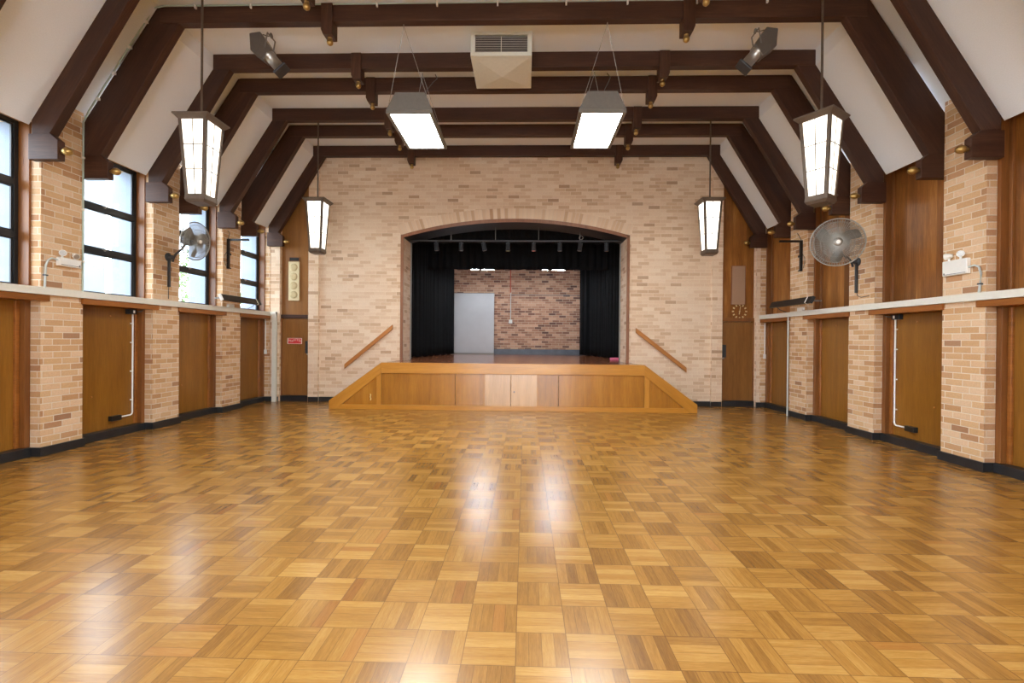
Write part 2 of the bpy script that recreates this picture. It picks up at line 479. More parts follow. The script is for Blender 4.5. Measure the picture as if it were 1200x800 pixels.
# outside reveals on the window side
b = MB()
for a, c in LP + [(10.98, 11.3)]: b.box(XL - .621, XL - .68, a - .0125, c + .0125, 0, 4.8); b.box(XL - .34, XL - .66, a - .012, a - .001, 2.06, 4.13)
o = b.build('wall_left_exterior', M['exterior']); tag(o, 'pale rendered outer reveals seen through the left windows', 'wall', kind='structure')

# end wall with arched opening
OX0, OX1 = -2.93, 2.40
def arc_pts(x0, x1, zs, sag, n=40):
    w_ = (x1 - x0) / 2; R = (w_ * w_ + sag * sag) / (2 * sag); cx_ = (x0 + x1) / 2; cz = zs + sag - R
    a = math.asin(w_ / R)
    return [(cx_ + R * math.sin(-a + 2 * a * i / n), cz + R * math.cos(-a + 2 * a * i / n)) for i in range(n + 1)]
b = MB()
I0, I1 = OX0 + .065, OX1 - .065
b.box(-5.06, I0, YB, YB + .7, 0, 6.15); b.box(I1, 4.5, YB, YB + .7, 0, 6.15)
ap = arc_pts(OX0, OX1, 3.92, .385)
ti = arc_pts(I0, I1, 3.865, .36)
for i in range(len(ti) - 1):
    b.add([(ti[i][0], YB, ti[i][1]), (ti[i + 1][0], YB, ti[i + 1][1]), (ti[i + 1][0], YB, 6.15), (ti[i][0], YB, 6.15),
           (ti[i][0], YB + .7, ti[i][1]), (ti[i + 1][0], YB + .7, ti[i + 1][1]), (ti[i + 1][0], YB + .7, 6.15), (ti[i][0], YB + .7, 6.15)],
          [(0, 1, 2, 3), (7, 6, 5, 4)])
b.box(I0, I1, YB, YB + .7, 0, .898)
b.box(XL - .6, -5.77, YB, YB + .3, 0, 4.6); b.box(5.26, XR + .6, YB, YB + .3, 0, 4.6)      # beside the corner doors
b.box(-5.77, -5.06, YB + .10, YB + .3, 0, 5.5); b.box(4.5, 5.26, YB + .10, YB + .3, 0, 5.5)
b.box(-6.1, -5.77, 10.99, YB, 0, 4.4); b.box(5.28, 5.5, 10.99, YB, 0, 4.4)
b.box(-5.10, -4.86, YB - .055, YB, 0, 5.6); b.box(4.28, 4.52, YB - .055, YB, 0, 5.6)        # slim pilasters by the doors
o = b.build('wall_far', M['brick_end']); tag(o, 'pale buff brick end wall around the arched stage opening', 'wall', kind='structure')
b = MB()
for i in range(len(ti) - 1):
    b.add([(ti[i][0], YB + y, ti[i][1] + z) for y, z in ((0, 0), (.7, 0), (.7, .02), (0, .02))] + [(ti[i + 1][0], YB + y, ti[i + 1][1] + z) for y, z in ((0, 0), (.7, 0), (.7, .02), (0, .02))],
          [(0, 1, 5, 4), (1, 2, 6, 5), (2, 3, 7, 6), (3, 0, 4, 7)])
o = b.build('trim_4', M['black']); tag(o, 'black painted underside of the stage arch', 'arch lining', kind='structure')
# soldier arch
b = MB()
ap2 = arc_pts(OX0 - .10, OX1 + .10, 3.905 + .245, .40)
ring = []
n = len(ap)
ucum = [0]
for i in range(n - 1): ucum.append(ucum[-1] + math.dist(ap[i], ap[i + 1]))
vs = []; fs = []
for i in range(n):
    vs += [(ap[i][0], YB - .012, ap[i][1]), (ap2[i][0], YB - .012, ap2[i][1]), (ap[i][0], YB, ap[i][1]), (ap2[i][0], YB, ap2[i][1])]
for i in range(n - 1):
    q = 4 * i
    fs += [(q, q + 4, q + 5, q + 1), (q + 1, q + 5, q + 7, q + 3), (q, q + 2, q + 6, q + 4)]
b.add(vs, fs)
import bisect
def vuv(c, nrm):
    best = min(range(n), key=lambda i: min((c.x - ap[i][0]) ** 2 + (c.z - ap[i][1]) ** 2, (c.x - ap2[i][0]) ** 2 + (c.z - ap2[i][1]) ** 2))
    return (ucum[best], c.z)
o = b.build('trim_1', M['voussoir'], uvf=vuv); tag(o, 'soldier course of upright bricks arching over the stage opening', 'brick arch', kind='structure')
# brown timber lining of the opening
b = MB()
vs = []; fs = []
for i in range(n):
    for (p, y) in ((ap[i], YB - .03), (ti[i], YB - .03), (ti[i], YB - .001), (ap[i], YB - .001)): vs.append((p[0], y, p[1]))
for i in range(n - 1):
    q = 4 * i
    for k in range(4): fs.append((q + k, q + (k + 1) % 4, q + 4 + (k + 1) % 4, q + 4 + k))
b.add(vs, fs)
b.box(OX0, I0, YB - .03, YB - .001, .985, 3.93); b.box(I1, OX1, YB - .03, YB - .001, .985, 3.93)
o = b.build('trim_2', M['trim_brown']); tag(o, 'brown timber edging round the arched stage opening', 'edging', kind='structure')

b = MB(); b.box(I0 + .001, I0 + .03, YB + .66, YB + .69, .985, 3.87); b.box(I1 - .03, I1 - .001, YB + .66, YB + .69, .985, 3.87)
o = b.build('trim_3', M['grey_metal']); tag(o, 'thin grey edge strips at the inner corners of the stage opening', 'edging', kind='structure')
# stage house
b = MB()
b.box(-5.2, 4.7, 16.6, 16.8, 0, 5.6)
o = b.build('wall_stage_rear', M['brick_stage']); tag(o, 'red brown brick wall at the back of the stage', 'wall', kind='structure')
b = MB(); b.box(-5.4, -5.2, YB + .7, 16.8, 0, 5.6); b.box(4.7, 4.9, YB + .7, 16.8, 0, 5.6)
o = b.build('wall_stage_side', M['black']); tag(o, 'dark side walls of the stage behind the curtains', 'wall', kind='structure')
b = MB(); b.box(-5.4, 4.9, YB + .7, 16.8, 5.6, 5.7)
o = b.build('ceiling_stage', M['black']); tag(o, 'dark ceiling over the stage', 'ceiling', kind='structure')
b = MB(); b.box(I0 + .001, I1 - .001, YB + .001, YB + .7, .90, .98); b.box(-5.2, 4.7, YB + .7, 16.6, .90, .98)
o = b.build('floor_stage', M['stage_floor']); tag(o, 'glossy red brown board floor of the stage behind the arch', 'stage floor', kind='structure')
b = MB(); b.box(-5.2, 4.7, 16.56, 16.6, .98, 1.16)
o = b.build('baseboard_stage', M['kick']); tag(o, 'blue grey skirting along the stage rear wall', 'skirting', kind='structure')

# wall behind the viewer; its unseen glazed entrance is added to let daylight in
b = MB()
b.box(-6.6, -3.0, YN - .2, YN, 0, 6.1); b.box(2.4, 6.0, YN - .2, YN, 0, 6.1); b.box(-3.0, 2.4, YN - .2, YN, 3.3, 6.1)
o = b.build('wall_near', M['brick_end']); tag(o, 'brick wall behind the viewer with a wide opening added for daylight', 'wall', kind='structure')
st = struct('window_9', 'unseen glazed entrance screen added behind the viewer for daylight', 'window')
b = MB()
for x in (-3.0, -1.66, -.32, 1.02, 2.34): b.box(x, x + .06, YN - .14, YN - .06, 0, 3.3)
b.box(-3, 2.4, YN - .14, YN - .06, 2.3, 2.38); b.box(-3, 2.4, YN - .14, YN - .06, 3.24, 3.3); b.box(-3, 2.4, YN - .14, YN - .06, 0, .08)
b.build('window_frame', M['black_steel'], st)

# skirtings
def skirting(name, X, sg, piers, label):
    b = MB(); e = YN
    for a, c in piers + [(10.98, YB)]:
        b.box(X + sg * .09, X + sg * .36, e, a, 0, .112)
        b.box(X - sg * .028, X + sg * .10, a - .022, c + .022 if c < 10.9 else YB, 0, .112)
        e = c
    o = b.build(name, M['skirting'], bevel=.004); tag(o, label, 'skirting', kind='structure')
skirting('baseboard_left', XL, -1, LP, 'black skirting stepping along the left wall')
skirting('baseboard_right', XR, 1, RP, 'black skirting stepping along the right wall')
b = MB()
b.box(XL, -5.79, 10.95, 10.985, 0, .112); b.box(-5.79, -5.06, YB - .03, YB + .1, 0, .13); b.box(-5.08, -4.85, YB - .085, YB - .05, 0, .112); b.box(-4.85, -3.0, YB - .03, YB, 0, .112)
b.box(4.27, 4.50, YB - .085, YB - .05, 0, .112); b.box(2.45, 4.27, YB - .03, YB, 0, .112); b.box(4.5, 5.26, YB - .03, YB + .1, 0, .13); b.box(5.28, XR, 10.95, 10.985, 0, .112)
o = b.build('baseboard_far', M['skirting']); tag(o, 'black skirting at the foot of the end wall', 'skirting', kind='structure')

# windows (left)
bays = [(LP[i][1], LP[i + 1][0]) for i in range(len(LP) - 1)] + [(LP[-1][1], 10.98)]
names4 = ['nearest', 'second', 'third', 'farthest']
wz = [2.11, 2.735, 3.37, 4.10]
for wi, (a, c) in enumerate(bays):
    vis = wi - (len(bays) - 4)
    st = struct('window_%d' % (wi + 1 if vis < 0 else vis + 1) if vis >= 0 else 'window_%d' % (wi + 5),
                ('%s tall black framed window of the left wall' % names4[vis]) if vis >= 0 else 'tall black framed window of the left wall behind the viewer', 'window')
    xa, xb = XL - .255, XL - .305
    b = MB()
    y0, y1 = a + .02, c - .03
    b.box(xa, xb, y0, y0 + .05, 2.05, 4.13); b.box(xa, xb, y1 - .05, y1, 2.05, 4.13)
    for z in wz[1:3]: b.box(xa + .006, xb, y0 + .05, y1 - .05, z - .04, z + .035)
    b.box(xa, xb, y0 + .05, y1 - .05, 2.05, 2.12); b.box(xa, xb, y0 + .05, y1 - .05, 4.08, 4.13)
    b.build('window_frame', M['black_steel'], st, bevel=.004)
    for k in range(3):
        s_ = MB(); z0 = [2.12, wz[1] + .035, wz[2] + .035][k]; z1 = [wz[1] - .04, wz[2] - .04, 4.08][k]
        s_.box(xa - .012, xa - .03, y0 + .05, y0 + .075, z0, z1); s_.box(xa - .012, xa - .03, y1 - .075, y1 - .05, z0, z1)
        s_.box(xa - .012, xa - .03, y0 + .075, y1 - .075, z0, z0 + .022); s_.box(xa - .012, xa - .03, y0 + .075, y1 - .075, z1 - .022, z1)
        sh = s_.build('sash', M['black_steel'], st)
        g = MB(); g.box(xa - .020, xa - .024, y0 + .075, y1 - .075, z0 + .022, z1 - .022); g.build('pane', M['glass'], sh)
        if vis >= 0 and k > 0:
            h = MB(); ym = (y0 + y1) / 2; h.box(xa + .02, xa - .01, ym - .012, ym + .012, z0 - .02, z0 + .01); h.box(xa + .03, xa + .015, ym - .05, ym + .03, z0 - .005, z0 + .006)
            h.build('latch', M['steel'], sh)
    j = MB(); j.box(XL - .125, XL - .33, c - .028, c - .0005, 2.05, 4.13)
    j.box(XL - .125, XL - .33, a + .0005, a + .018, 2.05, 4.13)
    j.build('jamb', M['jamb'], st)
    j = MB(); j.box(XL - .02, XL - .33, a + .02, c - .03, 2.012, 2.045); j.build('window_sill', M['sill_wood'], st)

# ------------------------------------------------------------------ timber panels in the bays (things)
def lower_panel(X, sg, a, c, label, grp, loopside):
    t = thing('timber_panel', label, 'wall panel', (X + sg * .2, (a + c) / 2, .112), 0, grp)
    ox, oy, oz = X + sg * .2, (a + c) / 2, .112
    def B(name, mat, *bx, **k):
        b_ = MB()
        for q in bx: b_.box(q[0] - ox, q[1] - ox, q[2] - oy, q[3] - oy, q[4] - oz, q[5] - oz)
        return b_.build(name, mat, t, off=(ox, oy, oz), **k)
    z0, z1 = .114, 1.925
    B('panel_board', M['panel'], (X + sg * .215, X + sg * .24, a + .05, c - .12, z0, z1))
    B('stile', M['sill_wood'], (X + sg * .185, X + sg * .24, c - .12, c - .07, z0, z1), bevel=.008)
    B('stile', M['sill_wood'], (X + sg * .185, X + sg * .24, a + .02, a + .05, z0, z1), bevel=.006)
    B('jamb', M['jamb'], (X + sg * .125, X + sg * .33, c - .07 + .0, c - .002, z0, z1), bevel=.003)
    b_ = MB()
    b_.box(X - sg * .035 - ox, X - sg * .003 - ox, a - .03 - oy, min(c + .085, 10.93) - oy, 1.927 - oz, 2.003 - oz)
    b_.box(X - sg * .003 - ox, X + sg * .33 - ox, a + .002 - oy, c - .002 - oy, 1.927 - oz, 2.003 - oz)
    b_.build('ledge', M['sill_wood'], t, off=(ox, oy, oz), bevel=.004)
    for (yy, zz) in ((.55, 1.80), (.30, .62)):
        s_ = MB(); s_.lathe([(.012, 0), (.012, .004), (.006, .007)], (X + sg * .215 - ox, a + (c - a) * yy - oy, zz - oz), (-sg, 0, 0), 10)
        s_.build('screw_cap', M['rail_wood'], t)
    return t
rbays = [(RP[i][1], RP[i + 1][0]) for i in range(len(RP) - 1)] + [(RP[-1][1], 10.98)]
wl = ['left of the first brick pier', 'between first and second brick piers', 'between second and third brick piers', 'in the bay nearest the stage']
wr = ['right of the first brick pier'] + wl[1:]
for k in range(4):
    a, c = bays[len(bays) - 4 + k]
    lower_panel(XL, -1, a, c, 'brown timber panel under the left windows, ' + wl[k], 'lower timber panels', 0)
    a, c = rbays[len(rbays) - 4 + k]
    lower_panel(XR, 1, a, c, 'brown timber panel low on the right wall, ' + wr[k], 'lower timber panels', 0)
for k in range(4):
    a, c = rbays[len(rbays) - 4 + k]; X = XR
    ox, oy, oz = X + .24, (a + c) / 2, 2.0
    t = thing('infill_panel', 'tall board panel above the right wall duct, ' + wr[k], 'wall panel', (ox, oy, oz), 0, 'upper board panels')
    def B(name, mat, *bx, **kw):
        b_ = MB()
        for q in bx: b_.box(q[0] - ox, q[1] - ox, q[2] - oy, q[3] - oy, q[4] - oz, q[5] - oz)
        return b_.build(name, mat, t, off=(ox, oy, oz), **kw)
    B('board_face', M['panel_right'], (X + .235, X + .26, a + .04, c - .09, 2.01, 4.125))
    B('stile', M['jamb'], (X + .20, X + .26, c - .09, c - .045, 2.01, 4.125), bevel=.006)
    B('stile', M['jamb'], (X + .20, X + .26, a + .002, a + .04, 2.01, 4.125), bevel=.006)
    B('jamb', M['jamb'], (X + .115, X + .33, c - .045, c - .002, 2.01, 4.125), bevel=.003)

# corner doors
def corner_door(nm, x0, x1, hinge_left, label, mat):
    st = struct(nm, label, 'door')
    b = MB(); b.box(x0 + .02, x1 - .02, YB + .02, YB + .07, .135, 1.945); b.build('door_leaf', mat, st, bevel=.003)
    b = MB(); b.box(x0, x0 + .022, YB - .01, YB + .1, .12, 2.0); b.box(x1 - .022, x1, YB - .01, YB + .1, .12, 2.0); b.build('door_frame', M['jamb'], st)
    b = MB(); b.box(x0, x1, YB - .02, YB + .1, 1.955, 2.04); b.build('head_rail', M['timber'] if hinge_left else M['jamb'], st, bevel=.006)
    b = MB(); b.box(x0, x1, YB + .03, YB + .08, 2.04, 5.5); b.build('upper_panel', M['door'] if hinge_left else M['panel_right'], st)
    hx = x1 - .085 if hinge_left else x0 + .085
    b = MB(); b.box(hx - .05, hx + .05, YB + .002, YB + .02, 1.13, 1.42); pl = b.build('push_plate', M['dark_metal'], st, bevel=.003)
    b = MB(); b.lathe([(.010, 0), (.010, .03), (.02, .035), (.02, .05), (.012, .06)], (hx + (.03 if hinge_left else -.03), YB + .002, 1.11), (0, -1, 0), 12)
    b.build('door_knob', M['steel'], pl)
    return st
d1 = corner_door('door_1', -5.77, -5.06, True, 'brown timber door in the left corner beside the stage', M['door'])
d2 = corner_door('door_2', 4.50, 5.26, False, 'brown timber door in the right corner under the clock', M['door'])
b = MB(); b.box(-5.62, -5.275, YB + .012, YB + .02, 1.35, 1.487); sg_ = b.build('door_sign', M['red'], d1); sg_['label'] = 'small red sign with white border and lettering'
b = MB()
for q in ((-5.62, -5.275, 1.35, 1.357), (-5.62, -5.275, 1.48, 1.487), (-5.62, -5.605, 1.357, 1.48), (-5.29, -5.275, 1.357, 1.48)): b.box(q[0], q[1], YB + .008, YB + .012, q[2], q[3])
rnd = random.Random(4)
for i, x in enumerate([-5.585, -5.555, -5.52, -5.49, -5.455, -5.42, -5.385, -5.35, -5.32]):
    z = 1.435 - .018 * math.sin(i * .9)
    b.box(x, x + .006, YB + .009, YB + .012, z - .028, z + .026); b.box(x, x + .02, YB + .009, YB + .012, z - .004 + .02 * (i % 2), z + .004 + .02 * (i % 2))
b.build('sign_lettering', M['white_plastic'], sg_)

# outdoors beyond the windows
b = MB(); b.box(-60, -6.72, -25, 60, -.6, -.5)
o = b.build('ground_outside', M['ground']); tag(o, 'pale paving outside the left windows', 'ground', kind='structure')
t = thing('neighbouring_building', 'pale grey building seen through the left windows', 'building', (-30, 23, -.5))
b = MB(); b.box(-11, 6.4, -3, 3, 0, 13); b.build('wall', M['building'], t)
b = MB(); b.box(-11.3, 6.6, -3.3, 3.3, 13, 13.3); b.build('roof', M['exterior'], t)
rnd = random.Random(7)
def tree(x, y, h, r, label):
    t = thing('garden_tree', label, 'tree', (x, y, -.5), 0, 'trees outside the windows')
    b = MB(); b.tube([(0, 0, 0), (.1, 0, h * .3), (-.05, .1, h * .6)], .14, 8, r2=.06); b.build('trunk', M['bark'], t)
    b = MB()
    for i in range(1700):
        p = Vector((rnd.gauss(0, 1), rnd.gauss(0, 1), rnd.gauss(0, 1))).normalized() * rnd.random() ** .35
        q = Vector((p.x * r, p.y * r, h * .58 + p.z * h * .42))
        a = Vector((rnd.gauss(0, 1), rnd.gauss(0, 1), rnd.gauss(0, 1))).normalized() * .14
        c_ = a.cross(Vector((rnd.gauss(0, 1), rnd.gauss(0, 1), rnd.gauss(0, 1)))).normalized() * .07
        b.add([q - a, q + c_, q + a, q - c_], [(0, 1, 2, 3)])
    b.build('foliage', M['leaf'], t)
tree(-19.2, 26, 6.9, 2.3, 'leafy green tree outside, left of the two seen through the windows')
tree(-17.6, 31.5, 6.5, 2.3, 'leafy green tree outside, right of the two seen through the windows')

# ================================================================== ROOF FRAMES
def make_frame(label):
    t = thing('roof_frame', label, 'roof frame', (XC, 0, 0), 0, 'dark timber roof frames')
    b = MB(); b.prism([(-4.66, ZT - .001), (4.66, ZT - .001), (4.665, 5.94), (4.665, 5.712), (-4.665, 5.712), (-4.665, 5.94)], 0, TH)
    b.build('collar_beam', M['timber'], t, bevel=.006)
    for sg in (-1, 1):
        poly = [(sg * 4.401, 5.711), (sg * 4.664, 5.711), (sg * 4.664, 5.945), (sg * 4.69, 5.945), (sg * 5.705, 4.40), (sg * 5.705, 3.94), (sg * 5.48, 3.94)]
        b = MB(); b.prism(poly, .003, TH - .003)
        dx, dz = sg * .547, -.837
        b.build('rafter_leg', M['timber'], t, uvf=lambda c, n, dx=dx, dz=dz: (c.x * dx + c.z * dz, (c.x * -dz + c.z * dx) if abs(n.y) > .5 else c.y), bevel=.006)
        poly = [(sg * 5.74, 3.627), (sg * 5.37, 3.627), (sg * 5.37, 3.86), (sg * 5.47, 3.939), (sg * 5.74, 3.939)]
        b = MB(); b.prism(poly, -.004, .09)
        br = b.build('bracket', M['timber'], t, bevel=.006)
        b = MB(); b.lathe([(.024, 0), (.022, .015), (.036, .028), (.049, .06), (.048, .09), (.032, .12), (.006, .132)], (sg * 5.37, .045, 3.735), (-sg, 0, 0), 18)
        b.build('brass_finial', M['brass'], br)
    for sg in (-1, 1):
        x = sg * 2.385
        b = MB(); b.prism([(x - sg * .078, 5.94), (x + sg * .078, 5.94), (x + sg * .078, 5.60), (x + sg * .05, 5.53), (x - sg * .078, 5.53)], -.03, TH + .03)
        hp = b.build('hanging_post', M['timber_v'], t, bevel=.006)
        b = MB(); b.lathe([(.03, 0), (.03, .012), (.022, .02), (.036, .034), (.042, .058), (.036, .082), (.018, .098), (.004, .101)], (x - sg * .012, TH / 2, 5.53), (0, 0, -1), 18)
        b.build('brass_finial', M['brass'], hp)
    return t
fr0 = make_frame('x')
frs = [(4.50, 'dark timber roof frame nearest the viewer, only a corner of it in the photo'),
       (5.58, 'dark timber roof frame whose legs cross the top corners of the photo'),
       (6.265, 'dark timber roof frame at the far side of the first piers, carrying the pale conduit'),
       (7.355, 'dark timber roof frame at the near side of the second brick piers'),
       (8.045, 'dark timber roof frame at the far side of the second brick piers'),
       (9.10, 'dark timber roof frame at the near side of the third brick piers'),
       (9.82, 'dark timber roof frame at the far side of the third brick piers'),
       (10.88, 'dark timber roof frame against the brick end wall')]
for i, (y, lb) in enumerate(frs):
    t = fr0 if i == 0 else copy_tree(fr0)
    t.location = (XC, y, 0); t['label'] = lb

# ================================================================== DUCTS, CONDUITS
b = MB()
b.box(XL + .001, XL + .055, YN + .3, 10.94, ZR0, ZR1)
o = b.build('cable_duct', M['white_rail'], bevel=.004); tag(o, 'long off-white cable duct running along the left wall below the windows', 'cable duct', 'cable ducts')
b = MB(); b.box(-5.90, -5.80, 10.885, 10.945, 0, ZR1 - .02); b.box(XL + .06, -5.80, 10.87, 10.93 + .015, ZR0 + .02, ZR1)
o = b.build('duct_post', M['white_rail'], bevel=.004); tag(o, 'pale vertical duct post standing beside the left corner door', 'duct')
b = MB(); b.box(XR - .001, XR - .055, YN + .3, 10.94, ZR0, ZR1)
o = b.build('cable_duct', M['white_rail'], bevel=.004); tag(o, 'long off-white cable duct running along the right wall', 'cable duct', 'cable ducts')
b = MB(); b.tube([(XR - .035, 9.77, 0), (XR - .035, 9.77, ZR0)], .014, 10)
o = b.build('floor_pipe', M['grey_conduit']); tag(o, 'thin pale pipe rising from the floor at the third right pier', 'pipe')

def drop_conduit(X, sg, y, lab):
    t = thing('drop_conduit', lab, 'conduit', (X, y, 0), 0, 'white conduits on timber panels')
    px = sg * .200
    b = MB(); b.tube([(px, 0, 1.86), (px, 0, .30), (px, -.012, .275), (px, -.04, .262), (px, -.26, .262)], .012, 10); b.build('pipe', M['white_plastic'], t)
    b = MB(); b.box(px - sg * .05, px + sg * .012, -.13, .02, 1.845, 1.92); tb = b.build('switch_box', M['black_plastic'], t, bevel=.004)
    b = MB(); b.box(px - sg * .05, px - sg * .056, -.05, -.02, 1.86, 1.905); b.build('switch', M['white_plastic'], tb)
    b = MB(); b.box(px - sg * .05, px + sg * .012, -.42, -.25, .225, .30); b.build('socket_box', M['black_plastic'], t, bevel=.004)
    for z in (.5, .95, 1.4, 1.7):
        b = MB(); b.box(px - sg * .014, px + sg * .013, -.035, .002, z - .01, z + .01); b.build('saddle_clip', M['white_plastic'], t)
    b = MB(); b.tube([(px - sg * .03, .04, 1.89), (px - sg * .05, .06, 1.885), (px - sg * .09, .07, 1.90), (px - sg * .10, .08, 1.915)], .007, 8); b.build('cable', M['cable'], t)
drop_conduit(XL, -1, 7.32, 'white conduit with black boxes on the left wall timber panel')
drop_conduit(XR, 1, 7.29, 'white conduit with black boxes on the right wall timber panel')
for X, sg, lb in ((XL, -1, 'short white drop pipe with a white box beside the left corner'), (XR, 1, 'short white drop pipe with a white box beside the right corner')):
    t = thing('drop_pipe', lb, 'pipe', (X + sg * .085, 10.945, 1.14), 0, 'corner drop pipes')
    b = MB(); b.tube([(0, 0, .05), (0, 0, .775)], .012, 8); b.build('pipe', M['white_plastic'], t)
    b = MB(); b.box(-.025, .03 if sg < 0 else .025, -.02, .02, -.03, .07); b.build('box', M['white_plastic'], t, bevel=.004)
# conduit following the frame
t = thing('roof_conduit', 'pale conduit clipped along the roof frame and down the first left pier', 'conduit', (0, 6.25, 0))
hl = [(XL + .012, ZR1), (XL + .012, 4.38), (XC - 5.62, 4.535), (XC - 4.74, 5.905), (XC - 4.6, 5.93), (XC + 4.6, 5.93)]
b = MB(); b.tube([(x, 0, z) for x, z in hl[:3]] + [(x, 0, z) for x, z in hl[3:]], .011, 8); b.build('pipe', M['pale_green_conduit'], t)
CL = []
for z in (2.5, 3.2, 3.9): CL.append((XL + .001, XL + .03, -.012, .012, z - .012, z + .012))
for k in range(1, 8):
    f_ = k / 8; x = XC - 5.62 + .88 * f_; z = 4.535 + 1.37 * f_
    if k % 2: CL.append((x - .012, x + .03, -.014, .015, z - .03, z + .004))
for x in (-4.45, -3.7, -2.95, -2.0, -1.2, -.4, .5, 1.3, 2.2, 3.1): CL.append((x - .01, x + .01, -.014, .015, 5.89, 5.945))
for q_ in CL:
    b = MB(); b.box(*q_); b.build('saddle_clip', M['white_plastic'], t)
for x0, x1, lb in ((-4.55, -3.2, 'thin grey rod under the ceiling strip, left of centre'), (2.75, 4.05, 'thin grey rod under the ceiling strip, right of centre')):
    b = MB(); b.tube([(x0, 7.62, 5.93), (x0 + .06, 7.62, 5.90), (x1 - .06, 7.62, 5.90), (x1, 7.62, 5.93)], .01, 8)
    o = b.build('ceiling_rod', M['dark_metal']); tag(o, lb, 'rod', 'ceiling rods')

# ================================================================== LANTERNS
def make_lantern():
    t = thing('pendant_lantern', 'x', 'lantern', (0, 0, 0), 0, 'pendant lanterns')
    ZB, ZC0, ZC1 = 3.20, 4.215, 4.285
    def hw(z): return .125 + (.178 - .125) * (z - 3.30) / (4.215 - 3.30)
    b = MB(); b.tube([(0, 0, ZC1), (0, 0, 5.95)], .014, 10); rod = b.build('rod', M['bronze'], t)
    b = MB(); b.lathe([(.05, 0), (.05, .02), (.02, .05)], (0, 0, 5.95), (0, 0, -1), 16); b.build('canopy', M['bronze'], rod)
    b = MB()
    def frus(h0, z0, h1, z1, thick=None):
        v = [(sx * h, sy * h, z) for h, z in ((h0, z0), (h1, z1)) for sx, sy in ((-1, -1), (1, -1), (1, 1), (-1, 1))]
        b.add(v, [(3, 2, 1, 0), (4, 5, 6, 7), (0, 1, 5, 4), (1, 2, 6, 5), (2, 3, 7, 6), (3, 0, 4, 7)])
    frus(.178, ZC0, .225, ZC1 - .02); frus(.228, ZC1 - .02, .228, ZC1)
    b.build('cap', M['bronze'], t, bevel=.004)
    b = MB()
    frus(.108, ZB, .130, 3.235); frus(.130, 3.235, hw(3.30), 3.30)
    b.build('base', M['bronze'], t, bevel=.003)
    b = MB(); p = .024
    for sx, sy in ((-1, -1), (1, -1), (1, 1), (-1, 1)):
        h0, h1 = hw(3.30), hw(4.215)
        v = []
        for h, z in ((h0, 3.30), (h1, 4.215)):
            for ax, ay in ((0, 0), (1, 0), (1, 1), (0, 1)): v.append((sx * (h - ax * p * 1.6), sy * (h - ay * p * 1.6), z))
        b.add(v, [(3, 2, 1, 0), (4, 5, 6, 7), (0, 1, 5, 4), (1, 2, 6, 5), (2, 3, 7, 6), (3, 0, 4, 7)])
    b.build('corner_post', M['bronze'], t)
    for k in range(4):
        rot = Matrix.Rotation(k * PI / 2, 4, 'Z')
        h0, h1 = hw(3.30) - .012, hw(4.215) - .012
        v = [(-h0 + .022, -h0, 3.30), (h0 - .022, -h0, 3.30), (h1 - .022, -h1, 4.215), (-h1 + .022, -h1, 4.215)]
        v += [(x, y + .005, z) for x, y, z in v]
        b = MB(); b.add([rot @ Vector(q) for q in v], [(0, 1, 2, 3), (7, 6, 5, 4), (0, 4, 5, 1), (1, 5, 6, 2), (2, 6, 7, 3), (3, 7, 4, 0)])
        g = b.build('glass_panel', M['lantern_glass'], t)
        b = MB()
        def bar(x0, x1, z0, z1):
            q = []
            for x, z in ((x0, z0), (x1, z0), (x1, z1), (x0, z1)):
                q.append((x, -(hw(z) - .012) - .001, z))
            q += [(x, y - .006, z) for x, y, z in q]
            b.add([rot @ Vector(r) for r in q], [(0, 1, 2, 3), (7, 6, 5, 4), (0, 4, 5, 1), (1, 5, 6, 2), (2, 6, 7, 3), (3, 7, 4, 0)])
        bar(-.005, .005, 3.30, 4.215)
        for z in (3.605, 3.91): bar(-hw(z) + .03, hw(z) - .03, z - .005, z + .005)
        b.build('glazing_bar', M['bronze'], g)
    return t
ln0 = make_lantern()
for i, (x, y, rz, lb) in enumerate([(-4.17, 5.98, 0, 'lit pendant lantern at upper left, larger and nearer of the left pair'),
                                    (3.64, 5.98, .62, 'lit pendant lantern at upper right, larger and nearer of the right pair, turned askew'),
                                    (-4.22, 9.5, 0, 'lit pendant lantern hanging in front of the left end of the brick end wall'),
                                    (3.63, 9.5, 0, 'lit pendant lantern hanging in front of the right end of the brick end wall'),
                                    (-4.2, 2.2, 0, 'unseen pendant lantern added for fill on the left beside the viewer'),  # from here on: unseen lanterns added to fill the hall with light
                                    (3.63, 2.2, 0, 'unseen pendant lantern added for fill on the right beside the viewer'),
                                    (-4.2, -1.6, 0, 'unseen pendant lantern added for fill at the rear left of the hall'),
                                    (3.63, -1.6, 0, 'unseen pendant lantern added for fill at the rear right of the hall')]):
    t = ln0 if i == 0 else copy_tree(ln0)
    t.location = (x, y, 0); t.rotation_euler = (0, 0, rz); t['label'] = lb

